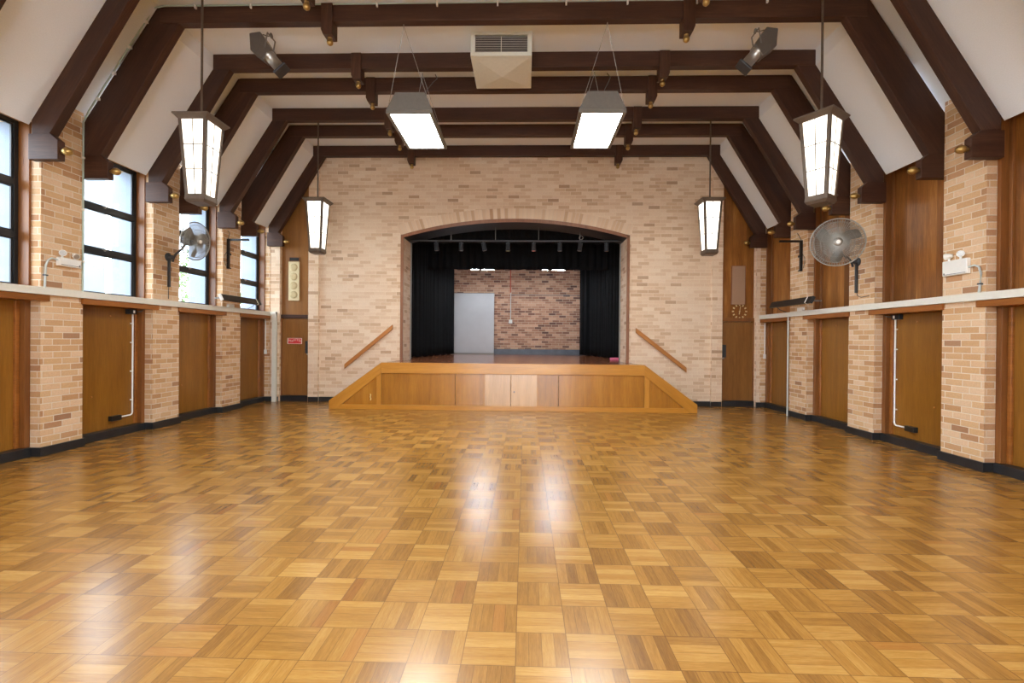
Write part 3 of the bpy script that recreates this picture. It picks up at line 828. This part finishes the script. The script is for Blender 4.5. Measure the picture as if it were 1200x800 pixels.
# ================================================================== FLUORESCENT FIXTURES
def make_troffer():
    t = thing('fluorescent_fixture', 'x', 'ceiling light', (0, 0, 4.69), 0, 'hanging fluorescent fixtures')
    # local: x centred, y 0..1.24 , z 0 at the lit face
    w_, l_ = .33, 1.27
    b = MB()
    def fr(x0, x1, y0, y1, z0, X0, X1, Y0, Y1, z1):
        v = [(x0, y0, z0), (x1, y0, z0), (x1, y1, z0), (x0, y1, z0), (X0, Y0, z1), (X1, Y0, z1), (X1, Y1, z1), (X0, Y1, z1)]
        b.add(v, [(3, 2, 1, 0), (4, 5, 6, 7), (0, 1, 5, 4), (1, 2, 6, 5), (2, 3, 7, 6), (3, 0, 4, 7)])
    fr(-w_, w_, 0, l_, .035, -w_ + .12, w_ - .12, .03, l_ - .03, .30)
    b.build('housing', M['grey_metal'], t, bevel=.004)
    b = MB()
    b.box(-w_, -w_ + .05, 0, l_, -.015, .034); b.box(w_ - .05, w_, 0, l_, -.015, .034)
    b.box(-w_ + .05, w_ - .05, 0, .04, -.015, .034); b.box(-w_ + .05, w_ - .05, l_ - .04, l_, -.015, .034)
    b.build('rim', M['grey_metal'], t, bevel=.003)
    b = MB(); b.box(-w_ + .051, w_ - .051, .041, l_ - .041, 0, .02); df = b.build('diffuser', M['troffer_glass'], t)
    b = MB()
    for k in range(5):
        x = -.2 + k * .1
        b.torus((x - .012, l_ - .10, -.008), .017, .006, (0, 0, 1), 12, 5); b.torus((x + .014, l_ - .085, -.008), .014, .006, (0, 0, 1), 12, 5)
    b.build('louvre_hooks', M['dark_metal'], df)
    # wires: one V per end, hooks on the collar beams
    for y0, yh in ((.03, -.32), (l_ - .05, .86)):
        b = MB()
        for sx in (-1, 1): b.tube([(sx * (w_ - .02), y0, .05), (0, yh, 1.005)], .0035, 6)
        b.lathe([(.008, 0), (.008, .03)], (0, yh, 1.0), (0, 0, 1), 8)
        b.build('hanging_wire', M['wire'], t)
    b = MB(); b.tube([(.10, .55, .30), (.12, .6, .62), (.2, .7, .80), (.24, .82, .92), (.2, .86, 1.01)], .006, 6); b.build('power_cord', M['cable'], t)
    return t
tr0 = make_troffer()
for i, (x, y, lb) in enumerate([(-1.665, 6.66, 'lit rectangular fluorescent fixture on wires, left one'), (1.055, 6.66, 'lit rectangular fluorescent fixture on wires, right one'),
                                (-1.665, 1.4, 'unseen fluorescent fixture added for fill on the left above the viewer'), (1.055, 1.4, 'unseen fluorescent fixture added for fill on the right above the viewer'),  # fixtures above and behind the viewer are added as fill lights
                                (-1.665, -2.4, 'unseen fluorescent fixture added for fill on the left behind the viewer'), (1.055, -2.4, 'unseen fluorescent fixture added for fill on the right behind the viewer')]):
    t = tr0 if i == 0 else copy_tree(tr0)
    t.location = (x, y, 4.69); t['label'] = lb

# ================================================================== AIR VENT
t = thing('air_vent', 'cream metal air conditioning outlet box with a slatted grille under the ceiling', 'air vent', (-.383, 7.32, 5.6))
b = MB()
b.box(-.445, .445, -.45, -.43, .0, .055); b.box(-.445, .445, -.45, -.43, .305, .35); b.box(-.445, -.38, -.45, -.43, .055, .305); b.box(.38, .445, -.45, -.43, .055, .305)
b.box(-.445, .445, -.43, .45, 0.0, .012); b.box(-.445, -.43, -.43, .45, .012, .35); b.box(.43, .445, -.43, .45, .012, .35); b.box(-.43, .43, .435, .45, .012, .35)
b.build('casing', M['cream_metal'], t, bevel=.004)
b = MB(); z = -.006
c5 = [(-.40, -.40, z), (.40, -.40, z), (.40, .40, z), (-.40, .40, z), (0, 0, z - .055)]
b.add(c5, [(0, 4, 1), (1, 4, 2), (2, 4, 3), (3, 4, 0)]); b.build('creased_base_panel', M['cream_metal'], t)
b = MB()
for k in range(10):
    zz = .068 + k * .0245
    b.obox((0, -.437, zz), (1, 0, 0), (0, .8, .6), (0, -.6, .8), .38, .012, .0022)
b.build('grille_slats', M['steel'], t)
b = MB(); b.box(-.38, .38, -.40, -.395, .055, .305); b.build('grille_back', M['black'], t)
b = MB(); b.box(-.004, .004, -.452, -.44, .055, .305); b.build('grille_bar', M['cream_metal'], t)
b = MB(); b.box(-.34, .34, -.40, .40, .35, .352); b.build('neck', M['cream_metal'], t)

# ================================================================== THEATRE SPOTLIGHTS
def spotlight(x, y, sx, label):
    """profile spotlight under the roof, its barrel pointing down towards the room centre"""
    t = thing('stage_spotlight', label, 'spotlight', (x, y, 5.71), 0, 'roof spotlights')
    d = Vector((sx * .62, .10, -.70)).normalized()          # barrel axis
    top = Vector((sx * -.10, 0, -.02))
    s_ = Vector((0, 1, 0)); s_ = (s_ - d * s_.dot(d)).normalized(); n_ = d.cross(s_).normalized()
    # lamp house: bent housing, upright upper half and slanted lower half
    b = MB()
    A = Vector((sx * -.16, 0, -.05)); Bm = Vector((sx * -.15, 0, -.24)); Cc = Vector((sx * .02, 0, -.40))
    for p, q, wd in ((A, Bm, .085), (Bm, Cc, .085)):
        pass
    prof = [(-.22, -.04), (-.07, -.02), (.085, -.25), (-.02, -.41), (-.205, -.27)]
    b.prism([(sx * a, z) for a, z in prof], -.085, .085)
    b.build('lamp_house', M['lamp_house'], t, bevel=.012)
    st_ = Vector((sx * .03, 0, -.325))
    b = MB(); b.lathe([(.085, -.02), (.085, .015), (.075, .02), (.075, .19), (.08, .195), (.08, .21)], st_, d, 20)
    br = b.build('lens_barrel', M['steel'], t)
    b = MB(); e = st_ + d * .235
    b.obox(e, d, s_, n_, .014, .10, .10)
    b.build('colour_frame', M['dark_metal'], br, bevel=.004)
    b = MB(); b.lathe([(.012, 0), (.012, .03)], st_ + d * .12 + n_ * .06, n_, 8); b.build('focus_knob', M['black_plastic'], br)
    b = MB()
    for yy in (-.10, .10): b.tube([(sx * .01, yy, -.25), (sx * .045, yy, -.05)], .009, 8)
    b.tube([(sx * .045, -.10, -.05), (sx * .045, .10, -.05)], .009, 8)
    b.tube([(sx * .045, 0, -.05), (sx * .045, 0, .001)], .012, 8)
    b.torus((sx * .045, 0, -.03), .03, .008, (1, 0, 0), 16, 6)
    b.build('yoke', M['grey_metal'], t)
    b = MB(); b.tube([(sx * -.12, 0, -.04), (sx * -.08, .02, .0), (sx * -.02, .03, -.015), (sx * .03, .02, -.02)], .006, 6); b.build('power_cord', M['cable'], t)
    return t
spotlight(-3.60, 6.50, 1, 'grey theatre spotlight under the roof on the left')
spotlight(3.11, 6.50, -1, 'grey theatre spotlight under the roof on the right')

# ================================================================== FANS
def fan(mount, centre, normal, R, label, sg, wr):
    """wall fan; mount on the wall, cage centred at centre"""
    t = thing('wall_fan', label, 'fan', mount, 0, 'wall fans')
    c = Vector(centre) - Vector(mount); d = Vector(normal).normalized()
    up = Vector((0, 0, 1)); a = d.cross(up).normalized(); bb = a.cross(d).normalized()
    P = lambda r, th, h: c + (a * math.cos(th) + bb * math.sin(th)) * r + d * h
    b = MB()
    b.torus(P(0, 0, 0), R, .009, d, 48, 6)
    for r, h in ((.30, .062), (.62, .05), (.86, .028)): b.torus(P(0, 0, h), R * r, .0026, d, 40, 4); b.torus(P(0, 0, -h), R * r, .0026, d, 40, 4)
    for k in range(128):
        th = 2 * PI * k / 128
        b.tube([P(R * .16, th, .068), P(R * .5, th + .10, .058), P(R * .8, th + .16, .034), P(R, th + .18, 0)], wr, 4, False)
        if k % 2 == 0: b.tube([P(R * .16, th, -.08), P(R * .6, th, -.05), P(R, th, 0)], wr, 4, False)
    b.build('wire_guard', M['wire'], t)
    b = MB(); b.lathe([(R * .17, 0), (R * .17, .01), (R * .10, .018), (.01, .02)], P(0, 0, .066), d, 24); hb = b.build('badge_disc', M['wire'], t)
    b = MB(); b.lathe([(.028, 0), (.028, .004)], P(0, 0, .086), d, 16); b.build('badge', M['white_plastic'], hb)
    b = MB(); b.lathe([(.05, -.04), (.055, .0), (.05, .035), (.02, .04)], P(0, 0, 0), d, 16); b.build('hub', M['black_plastic'], t)
    for k in range(3):
        b = MB(); th0 = 2 * PI * k / 3 + .3; v = []
        N = 8
        for i in range(N + 1):
            q = i / N; r = .05 + (R * .88 - .05) * q; w_ = .16 + .42 * math.sin(PI * min(1, q * .8 + .1)) * (1 - q * .35)
            for s2, h in ((-.5, -.028), (.5, .028)):
                v.append(P(r, th0 + s2 * w_ * 1.6 + q * .35, h * (1 - q * .3)))
                v.append(P(r, th0 + s2 * w_ * 1.6 + q * .35, h * (1 - q * .3) + .003))
        fs = []
        for i in range(N):
            o_ = 4 * i
            fs += [(o_, o_ + 4, o_ + 6, o_ + 2), (o_ + 1, o_ + 3, o_ + 7, o_ + 5), (o_, o_ + 1, o_ + 5, o_ + 4), (o_ + 2, o_ + 6, o_ + 7, o_ + 3)]
        b.add(v, fs, True); b.build('blade', M['blade'], t)
    b = MB(); b.lathe([(.05, .06), (.085, .08), (.09, .17), (.07, .22), (.02, .23)], P(0, 0, 0), -d, 20); b.build('motor', M['dark_metal'], t)
    back = P(0, 0, -.2)
    b = MB(); b.lathe([(.07, 0), (.07, .02), (.035, .03), (.03, .09), (.02, .1)], (0, 0, 0), (-sg, 0, 0), 16)
    b.box(-sg * .005, -sg * .04, -.017, .017, -.50, -.02); b.build('wall_mount', M['dark_metal'], t, bevel=.003)
    el = Vector((-sg * .12, 0, .05))
    mid = el.lerp(back, .5) + Vector((0, 0, .10))
    b = MB(); pts = []
    p0 = Vector((-sg * .08, 0, -.08))
    for i in range(13):
        q = i / 12; pts.append(p0 * (1 - q) ** 3 + 3 * (1 - q) ** 2 * q * Vector((-sg * .12, -.0, .14)) + 3 * (1 - q) * q * q * (back + Vector((0, .0, -.22))) + q ** 3 * back)
    b.tube(pts, .018, 10); b.build('arm', M['dark_metal'], t)
    b = MB(); b.tube([(-sg * .02, 0, -.48), (-sg * .014, .0, -.6), (-sg * .014, 0, -.70)] if sg < 0 else [(-sg * .02, 0, -.48), (-.014, -.02, -.55), (-.014, -.10, -.58), (-.014, -.28, -.57)], .005, 6)
    b.build('power_cord', M['cable'], t)
fan((XL, 7.79, 2.83), (-5.40, 7.62, 3.06), (.99, -.10, -.12), .305, 'black wire wall fan on the second left pier, turned side on', -1, .0019)
fan((XR, 7.82, 2.80), (4.74, 7.36, 3.02), (-.42, -.90, -.07), .355, 'round wire wall fan on the second right pier, facing the viewer', 1, .0032)

# ================================================================== L BRACKETS
for X, sg, lb in ((XL, -1, 'black L-shaped wall bracket on the third left pier'), (XR, 1, 'black L-shaped wall bracket on the third right pier')):
    t = thing('wall_bracket', lb, 'bracket', (X, 9.37, 2.87), 0, 'black wall brackets')
    b = MB(); b.box(-sg * .002, -sg * .045, -.025, .025, 0, .60); b.build('upright', M['black'], t, bevel=.003)
    b = MB(); b.box(-sg * .045, -sg * .44, -.02, .02, .56, .60); b.build('arm', M['black'], t, bevel=.003)
    b = MB(); b.box(-sg * .045, -sg * .065, -.04, .03, .27, .31); b.box(-sg * .03, -sg * .065, -.03, .03, .0, .02); b.build('bolt', M['black'], t)
    b = MB(); b.tube([(-sg * .02, 0, .60), (-sg * .03, .03, .72), (-sg * .01, .0, .76)] if sg < 0 else [(-.02, 0, .60), (-.03, .06, .70), (-.05, .08, .76)], .006, 6)
    b.tube([(-sg * .01, -.03, .33), (-sg * .01, -.10, .25), (-sg * .01, -.10, .15), (-sg * .01, -.06, .05)] , .005, 6); b.build('cable', M['cable'], t)

# ================================================================== HEATERS
def heater(X, xh, y0, y1, sg, label):
    t = thing('radiant_heater', label, 'heater', (X, (y0 + y1) / 2, 2.1), 0, 'radiant bar heaters')
    L2 = (y1 - y0) / 2; c = Vector((xh - X, 0, .15))
    az = Vector((-sg * -.45, 0, .89)).normalized()      # tilted slab
    ax = Vector((az.z, 0, -az.x))
    b = MB(); b.obox(c, ax, (0, 1, 0), az, .022, L2, .062); bd = b.build('body', M['black'], t, bevel=.004)
    b = MB(); b.obox(c + Vector((0, -L2 - .012, 0)), ax, (0, 1, 0), az, .028, .012, .066); b.build('end_cap', M['white_plastic'] if sg < 0 else M['dark_metal'], t, bevel=.003)
    b = MB(); b.obox(c + Vector((0, (L2 - .13) if sg < 0 else -(L2 - .14), 0)), ax, (0, 1, 0), az, .0245, .012, .064); b.build('band', M['white_plastic'], t)
    b = MB()
    for s2 in (-1, 1):
        y = s2 * (L2 - .2)
        b.box(-sg * .001, c.x + sg * .03, y - .015, y + .015, c.z - .015, c.z + .015)
    b.build('wall_arm', M['grey_metal'], t)
    b = MB(); yy = (L2 - .1); b.tube([(c.x, yy, c.z), (c.x * .5, yy + .02, c.z - .10), (-sg * .03, yy + .0, -.0)], .007, 6); b.build('cable', M['cable'], t)
heater(XL, -5.74, 8.80, 10.10, -1, 'long black radiant heater bar above the duct on the left wall')
heater(XR, 5.08, 8.56, 9.95, 1, 'long black radiant heater bar above the duct on the right wall')
for X, sg, y, lb in ((XL, -1, 9.45, 'small white junction box above the duct near the left heater'), (XR, 1, 9.35, 'small white junction box above the duct near the right heater')):
    b = MB(); b.box(X, X - sg * .05, y - .09, y + .09, ZR1 + .002, ZR1 + .07)
    o = b.build('junction_box', M['white_plastic'], bevel=.005); tag(o, lb, 'junction box', 'junction boxes')

# ================================================================== EMERGENCY LIGHTS
def emergency(X, sg, y0, y1, z0, z1, heads, path, label, dep):
    t = thing('emergency_light', label, 'emergency light', (X, (y0 + y1) / 2, z0), 0, 'twin-head emergency lights')
    hy = (y1 - y0) / 2; h = z1 - z0
    b = MB(); b.box(-sg * .001, -sg * dep, -hy, hy, 0, h); bd = b.build('battery_box', M['white_plastic'], t, bevel=.008)
    b = MB(); b.box(-sg * dep, -sg * (dep + .004), -hy + .02, hy - .02, .015, .02); b.lathe([(.008, 0), (.008, .004)], (-sg * dep, hy - .03, .03), (-sg, 0, 0), 10); b.build('indicator', M['dark_metal'], bd)
    for yy, d in heads:
        b = MB(); q = Vector((-sg * dep * .5, yy, h)); dd = Vector(d).normalized()
        b.tube([q, q + Vector((0, 0, .035))], .012, 8)
        q2 = q + Vector((0, 0, .06)) - dd * .04
        b.lathe([(.018, 0), (.032, .03), (.04, .075), (.04, .085)], q2, dd, 16)
        hd = b.build('lamp_head', M['white_plastic'], t)
        b = MB(); b.lathe([(.032, 0), (.030, .003)], q2 + dd * .0855, dd, 16); b.build('lens', M['steel'], hd)
    b = MB(); b.tube([(-sg * .022 if i else -sg * .03, y - (y0 + y1) / 2, z - z0) for i, (y, z) in enumerate(path)], .012, 8); b.build('conduit', M['grey_conduit'], t)
    b = MB(); y, z = path[-2]; b.box(-sg * .005, -sg * .04, y - (y0 + y1) / 2 - .02, y - (y0 + y1) / 2 + .02, z - z0 - .008, z - z0 + .008); b.build('saddle', M['dark_metal'], t)
emergency(XL, -1, 5.89, 6.19, 2.395, 2.50, [(-.09, (.8, -.6, .0)), (.08, (.8, -.3, -.4))], [(5.89, 2.465), (5.82, 2.475), (5.77, 2.44), (5.745, 2.37), (5.74, 2.25), (5.735, ZR1)], 'white twin-head emergency light with a curved conduit on the first left pier', .055)
emergency(XR, 1, 5.87, 6.21, 2.345, 2.535, [(-.06, (-.7, -.7, .0)), (.10, (-.5, .8, -.1))], [(5.87, 2.42), (5.80, 2.43), (5.745, 2.40), (5.72, 2.32), (5.73, 2.2), (5.745, ZR1)], 'white twin-head emergency light with a curved conduit on the first right pier', .05)

# ================================================================== CORNER WALL SPEAKERS, CLOCK, VENT
t = thing('wall_speaker', 'narrow cream column speaker above the left corner door', 'speaker', (-5.47, YB + .03, 2.37))
b = MB(); b.box(-.128, .128, -.04, 0, 0, .92); bx = b.build('cabinet', M['speaker_cream'], t, bevel=.004)
for k in range(4):
    b = MB(); b.lathe([(.09, 0), (.09, .004), (.04, .006)], (0, -.04, .14 + k * .215), (0, -1, 0), 24); b.build('speaker_cone', M['speaker_ring'], bx)
t = thing('wall_speaker', 'narrow tan cloth column speaker above the clock', 'speaker', (4.90, YB + .03, 2.35))
b = MB(); b.box(-.15, .15, -.03, 0, 0, .88); b.build('cabinet', M['speaker_tan'], t, bevel=.003)
b = MB(); b.box(-.158, -.15, -.034, 0, 0, .88); b.box(.15, .158, -.034, 0, 0, .88); b.box(-.158, .158, -.034, 0, .88, .888); b.box(-.158, .158, -.034, 0, -.008, 0); b.build('edge_trim', M['trim_brown'], t)
t = thing('wall_vent', 'small black slot vent above the cream speaker', 'vent', (-5.47, YB + .03, 3.30))
b = MB(); b.box(-.13, .13, -.02, 0, 0, .012); b.box(-.13, .13, -.02, 0, .088, .10); b.box(-.13, -.115, -.02, 0, .012, .088); b.box(.115, .13, -.02, 0, .012, .088); b.build('frame', M['jamb'], t)
b = MB(); b.box(-.115, .115, -.008, 0, .012, .088); b.build('slot', M['black'], t)
t = thing('wall_clock', 'round wall clock of pale marks without a case above the right corner door', 'clock', (4.94, YB + .03, 2.19))
for k in range(12):
    th = k * PI / 6; b = MB()
    e = Vector((math.sin(th), 0, math.cos(th))); s_ = Vector((math.cos(th), 0, -math.sin(th)))
    b.obox(e * .15, s_, (0, 1, 0), e, .014, .006, .02); o = b.build('hour_mark', M['hands'], t); o.location = (0, -.006, 0)
for ang, ln, wd in ((.15, .12, .006), (3.3, .07, .009)):
    e = Vector((math.sin(ang), 0, math.cos(ang))); s_ = Vector((math.cos(ang), 0, -math.sin(ang)))
    b = MB(); b.obox(e * ln / 2, s_, (0, 1, 0), e, wd, .003, ln / 2); o = b.build('clock_hand', M['hands'], t); o.location = (0, -.012, 0)
b = MB(); b.lathe([(.014, 0), (.014, .018)], (0, 0, 0), (0, -1, 0), 12); b.build('spindle', M['hands'], t)

# ================================================================== STAGE
SY = 9.94
sx0, sx1 = -3.03, 2.49      # top corners
bx0, bx1 = -4.14, 3.58      # feet of the stair strings
t = thing('stage', 'honey coloured timber stage front with a sloping stair side at each end', 'stage', (XC, SY, 0))
def Bs(name, mat, fn, **k):
    b_ = MB(); fn(b_)
    return b_.build(name, mat, t, off=(XC, SY, 0), **k)
q = lambda x: x - XC
def platform(b):
    b.box(q(sx0) + .06, q(sx1) - .06, .03, YB - SY - .002, .90, .985)
Bs('platform', M['stage_floor'], platform)
Bs('top_rail', M['stage_rail'], lambda b: b.box(q(sx0), q(sx1), -.02, .03, .765, .99), bevel=.006)
for s2, (xt, xb) in ((-1, (sx0, bx0)), (1, (sx1, bx1))):
    # closed string: wide sloping board
    inn = .15
    poly = [(q(xt), .99), (q(xb), .175), (q(xb), 0), (q(xb) - s2 * .15, 0), (q(xt), .765)]
    b = MB(); b.prism(poly, -.02, .03)
    ang = math.atan2(.815, abs(xb - xt)) * -s2
    ca, sa = math.cos(ang), math.sin(ang)
    o = b.build('stair_string', M['stage_rail'], t, uvf=lambda c, n, ca=ca, sa=sa: (c.x * ca + c.z * sa, -c.x * sa + c.z * ca), bevel=.005)
    # triangular panel under it
    xa = q(xt) + s2 * .10
    b = MB(); b.prism([(xa, .10), (xa, .70), (q(xb) - s2 * .29, .10)], .0, .02); b.build('side_panel', M['stage_wood'], t, off=(XC, 0, 0))
    b = MB(); b.box(min(q(xt), xa) if s2 > 0 else xa, max(q(xt), xa) if s2 > 0 else q(xt), -.008, .03, .10, .765); b.build('post', M['stage_rail'], t, uvf=lambda c, n: (c.z, c.x), bevel=.004)
    # treads behind the string
    for k in range(4):
        zt = .985 - (k + 1) * .197; x_a = q(xt) + s2 * k * .26; x_b = x_a + s2 * .27
        b = MB(); b.box(x_a, x_b, .035, YB - SY - .04, zt - .03, zt); b.box(x_a, x_a + s2 * .02, .035, YB - SY - .04, zt, zt + .165); b.build('tread', M['stage_floor'], t)
Bs('base_rail', M['stage_rail'], lambda b: b.box(q(bx0) + .16, q(bx1) - .16, -.015, .03, .0, .10), bevel=.004)
edges = [-3.03, -1.975, -1.46, -.855, -.29, .275, .71, 1.39, 2.49]
for k in range(len(edges) - 1):
    a, c = edges[k], edges[k + 1]
    pale = k in (3, 4)
    Bs('front_panel', M['stage_pale'] if pale else M['stage_wood'], lambda b: b.box(q(a) + .004, q(c) - .004, .0 if not pale else -.006, .02, .102 if not pale else .0, .763), bevel=.002)
for x in (-1.975, -.855, .275, 1.39):
    Bs('muntin', M['stage_wood'], lambda b: b.box(q(x) - .02, q(x) + .02, -.010, .02, .10, .765), bevel=.003)
Bs('lock', M['dark_metal'], lambda b: b.lathe([(.016, 0), (.016, .006), (.008, .008)], (q(-.22), -.006, .40), (0, -1, 0), 14))
o = Bs('latch', M['pale_yellow'], lambda b: (b.tube([(q(-3.0) - .26 + .5, -.005, .32), (q(-3.0) - .25 + .5, -.012, .30), (q(-3.0) - .26 + .5, -.012, .26), (q(-3.0) - .245 + .5, -.012, .22), (q(-3.0) - .26 + .5, -.005, .19)], .011, 8)))
o.location = (-.50, 0, 0)
# handrails on the end wall
for s2, (xa, za, xb, zb), lb in ((-1, (-4.215, .835, -3.09, 1.765), 'sloping timber handrail on the end wall left of the stage'), (1, (3.70, .835, 2.54, 1.735), 'sloping timber handrail on the end wall right of the stage')):
    t2 = thing('handrail', lb, 'handrail', (xa, YB, za), 0, 'stage handrails')
    dx, dz = xb - xa, zb - za
    b = MB(); b.prism([(0, -.055), (0, .055), (dx, dz + .055), (dx, dz - .055)], -.11, -.06)
    an = math.atan2(dz, dx); ca, sa = math.cos(an), math.sin(an)
    b.build('rail', M['rail_wood'], t2, uvf=lambda c, n, ca=ca, sa=sa: (c.x * ca + c.z * sa, -c.x * sa + c.z * ca), bevel=.006)
    for f_ in (.15, .85):
        b = MB(); b.tube([(dx * f_, -.061, dz * f_), (dx * f_, 0, dz * f_ - .02)], .012, 8); b.build('wall_bracket', M['dark_metal'], t2)

# curtains
def curtain(name, path, z0, z1, label, cat, amp=.045, wave=.16, seed=1, hem=.018):
    rnd = random.Random(seed)
    P = [Vector(p) for p in path]; seg = [0]
    for i in range(len(P) - 1): seg.append(seg[-1] + (P[i + 1] - P[i]).length)
    tot = seg[-1]; N = int(tot / .018); NZ = 14
    def at(s):
        for i in range(len(P) - 1):
            if s <= seg[i + 1] or i == len(P) - 2:
                k = (s - seg[i]) / (seg[i + 1] - seg[i]); d = (P[i + 1] - P[i]).normalized()
                return P[i].lerp(P[i + 1], k), Vector((-d.y, d.x))
    ph = [rnd.uniform(0, 6.28) for _ in range(4)]
    v = []; fs = []
    for i in range(N + 1):
        s = tot * i / N; p, nn = at(s)
        for j in range(NZ + 1):
            zf = j / NZ; g = amp * (.55 + .45 * (1 - zf))
            off = g * math.sin(2 * PI * s / wave + ph[0] + .8 * math.sin(2 * PI * s / .9 + ph[1])) + g * .4 * math.sin(2 * PI * s / (wave * 2.3) + ph[2] + zf)
            zz = z0 + (z1 - z0) * zf
            if j == 0: zz += hem * math.sin(2 * PI * s / .5 + ph[3]) + .012
            v.append((p.x + nn.x * off, p.y + nn.y * off, zz))
    for i in range(N):
        for j in range(NZ):
            o_ = i * (NZ + 1) + j; fs.append((o_, o_ + NZ + 1, o_ + NZ + 2, o_ + 1))
    b = MB(); b.add(v, fs, True)
    o = b.build(name, M['curtain']); tag(o, label, cat, 'black stage curtains')
    m_ = o.modifiers.new('thickness', 'SOLIDIFY'); m_.thickness = .006; m_.offset = 0
    return o
curtain('stage_curtain', [(-3.35, 12.5), (-3.05, 12.9), (-2.83, 14.2), (-2.55, 15.6), (-2.42, 15.85)], .985, 5.2, 'black floor-length curtain on the left side of the stage', 'curtain', seed=2)
curtain('stage_curtain', [(2.95, 12.5), (2.55, 12.95), (2.38, 14.2), (2.18, 15.6), (1.80, 15.85)], .985, 5.2, 'black floor-length curtain on the right side of the stage', 'curtain', seed=5)
curtain('curtain_border', [(-2.83, 13.6), (2.36, 13.6)], 3.483, 5.3, 'black border curtain hanging over the middle of the stage', 'curtain', hem=.005, amp=.03, wave=.22, seed=3)
curtain('curtain_border', [(-3.6, 12.35), (3.1, 12.35)], 3.98, 5.3, 'black border curtain hanging just behind the arch', 'curtain', amp=.03, wave=.22, seed=9)

# lighting bar with eight small spotlights
t = thing('lighting_bar', 'thin black lighting bar with hangers spanning the stage arch', 'lighting bar', (XC, 11.5, 3.885))
b = MB(); b.tube([(-2.60, 0, 0), (2.62, 0, 0)], .022, 10); b.build('pipe', M['dark_metal'], t)
for x in (-1.82, -.74, .306, 1.30):
    b = MB(); b.tube([(x - XC, 0, .02), (x - XC, 0, 1.3)], .008, 6); b.build('hanger', M['grey_metal'], t)
b = MB(); b.torus((1.33 - XC, 0, .08), .045, .007, (0, 1, 0), 20, 6); b.build('cable_loop', M['grey_metal'], t)
xs = [-2.19, -1.575, -1.05, -.435, .19, .82, 1.325, 1.94]
tl = [.10, .0, .22, 0, 0, 0, -.14, 0]
ords = ['leftmost', 'second from left', 'third from left', 'fourth from left, with a greenish lens', 'fifth from left, with a salmon lens', 'sixth from left', 'seventh from left', 'rightmost']
def make_bar_spot():
    t = thing('bar_spotlight', 'x', 'spotlight', (0, 0, 0), 0, 'small spotlights on the lighting bar')
    b = MB(); b.tube([(0, 0, -.02), (0, 0, -.06)], .012, 8); b.box(-.05, .05, -.015, .015, -.06, -.045); b.build('clamp', M['dark_metal'], t)
    b = MB(); b.lathe([(.045, 0), (.05, .02), (.05, .15), (.055, .155), (.055, .18)], (0, 0, -.06), (0, 0, -1), 18); b.build('body', M['dark_metal'], t)
    b = MB(); b.lathe([(.045, 0), (.043, .004)], (0, 0, -.2405), (0, 0, -1), 16); b.build('lens', M['grey_metal'], t)
    return t
bs0 = make_bar_spot()
for k, x in enumerate(xs):
    t = bs0 if k == 0 else copy_tree(bs0)
    t.location = (x, 11.5, 3.885); t.rotation_euler = (0, -tl[k], 0); t['label'] = 'small black spotlight on the lighting bar, ' + ords[k]
    if k in (3, 4):
        for c_ in kids(t):
            if c_.name.startswith('lens'):
                c_.data = c_.data.copy(); c_.data.materials[0] = M['spot_gel_g'] if k == 3 else M['spot_gel_p']

# board, switch, tube lights, pink box at the back of the stage
t = thing('display_board', 'tall pale grey board standing against the stage rear wall', 'board', (-1.81, 16.4, .98))
b = MB(); b.box(-.78, .73, -.02, .02, .04, 2.10); b.build('panel', M['board'], t, bevel=.004)
b = MB(); b.box(-.78, .73, -.035, .035, .0, .04); b.box(-.79, .74, -.025, .025, 2.10, 2.12); b.build('edge_rail', M['grey_metal'], t)
t = thing('wall_switch', 'white switch on the stage rear wall under a red and grey conduit', 'switch', (-.515, 16.6, 2.06))
b = MB(); b.box(-.06, .06, -.05, 0, 0, .13); b.build('switch_box', M['white_plastic'], t, bevel=.005)
b = MB(); b.tube([(0, -.02, .13), (0, -.02, 1.07)], .014, 8); o = b.build('grey_conduit', M['grey_conduit'], t)
b = MB(); b.tube([(-.01, -.02, 1.07), (-.01, -.02, 2.4)], .016, 8); b.build('red_conduit', M['red_pipe'], t)
b = MB(); b.box(0, 4.0, -.02, 0, .98, 1.0); b.build('horizontal_conduit', M['kick'], t)
for x, lb in ((-1.33, 'lit tube light peeping below the stage border, left one'), (.86, 'lit tube light peeping below the stage border, right one')):
    t = thing('tube_light', lb, 'tube light', (x, 14.6, 3.645), 0, 'stage tube lights')
    b = MB(); b.box(-.37, .37, -.16, .16, .045, .12); b.box(-.37, -.345, -.16, .16, -.005, .045); b.box(.345, .37, -.16, .16, -.005, .045); b.build('housing', M['white_plastic'], t, bevel=.004)
    for yy in (-.09, 0, .09):
        b = MB(); b.tube([(-.34, yy, .02), (.34, yy, .02)], .019, 10); b.build('tube', M['tube_glow'], t)
    for xx in (-.3, .3):
        b = MB(); b.tube([(xx, 0, .12), (xx, 0, 1.955)], .006, 6); b.build('hanger', M['wire'], t)
b = MB(); b.box(-.11, .11, -.05, .05, 0, .06); o = b.build('pink_box', M['pink'], bevel=.008); o.location = (2.36, 12.6, .981)
tag(o, 'small pink box on the stage floor at the foot of the right curtain', 'box')
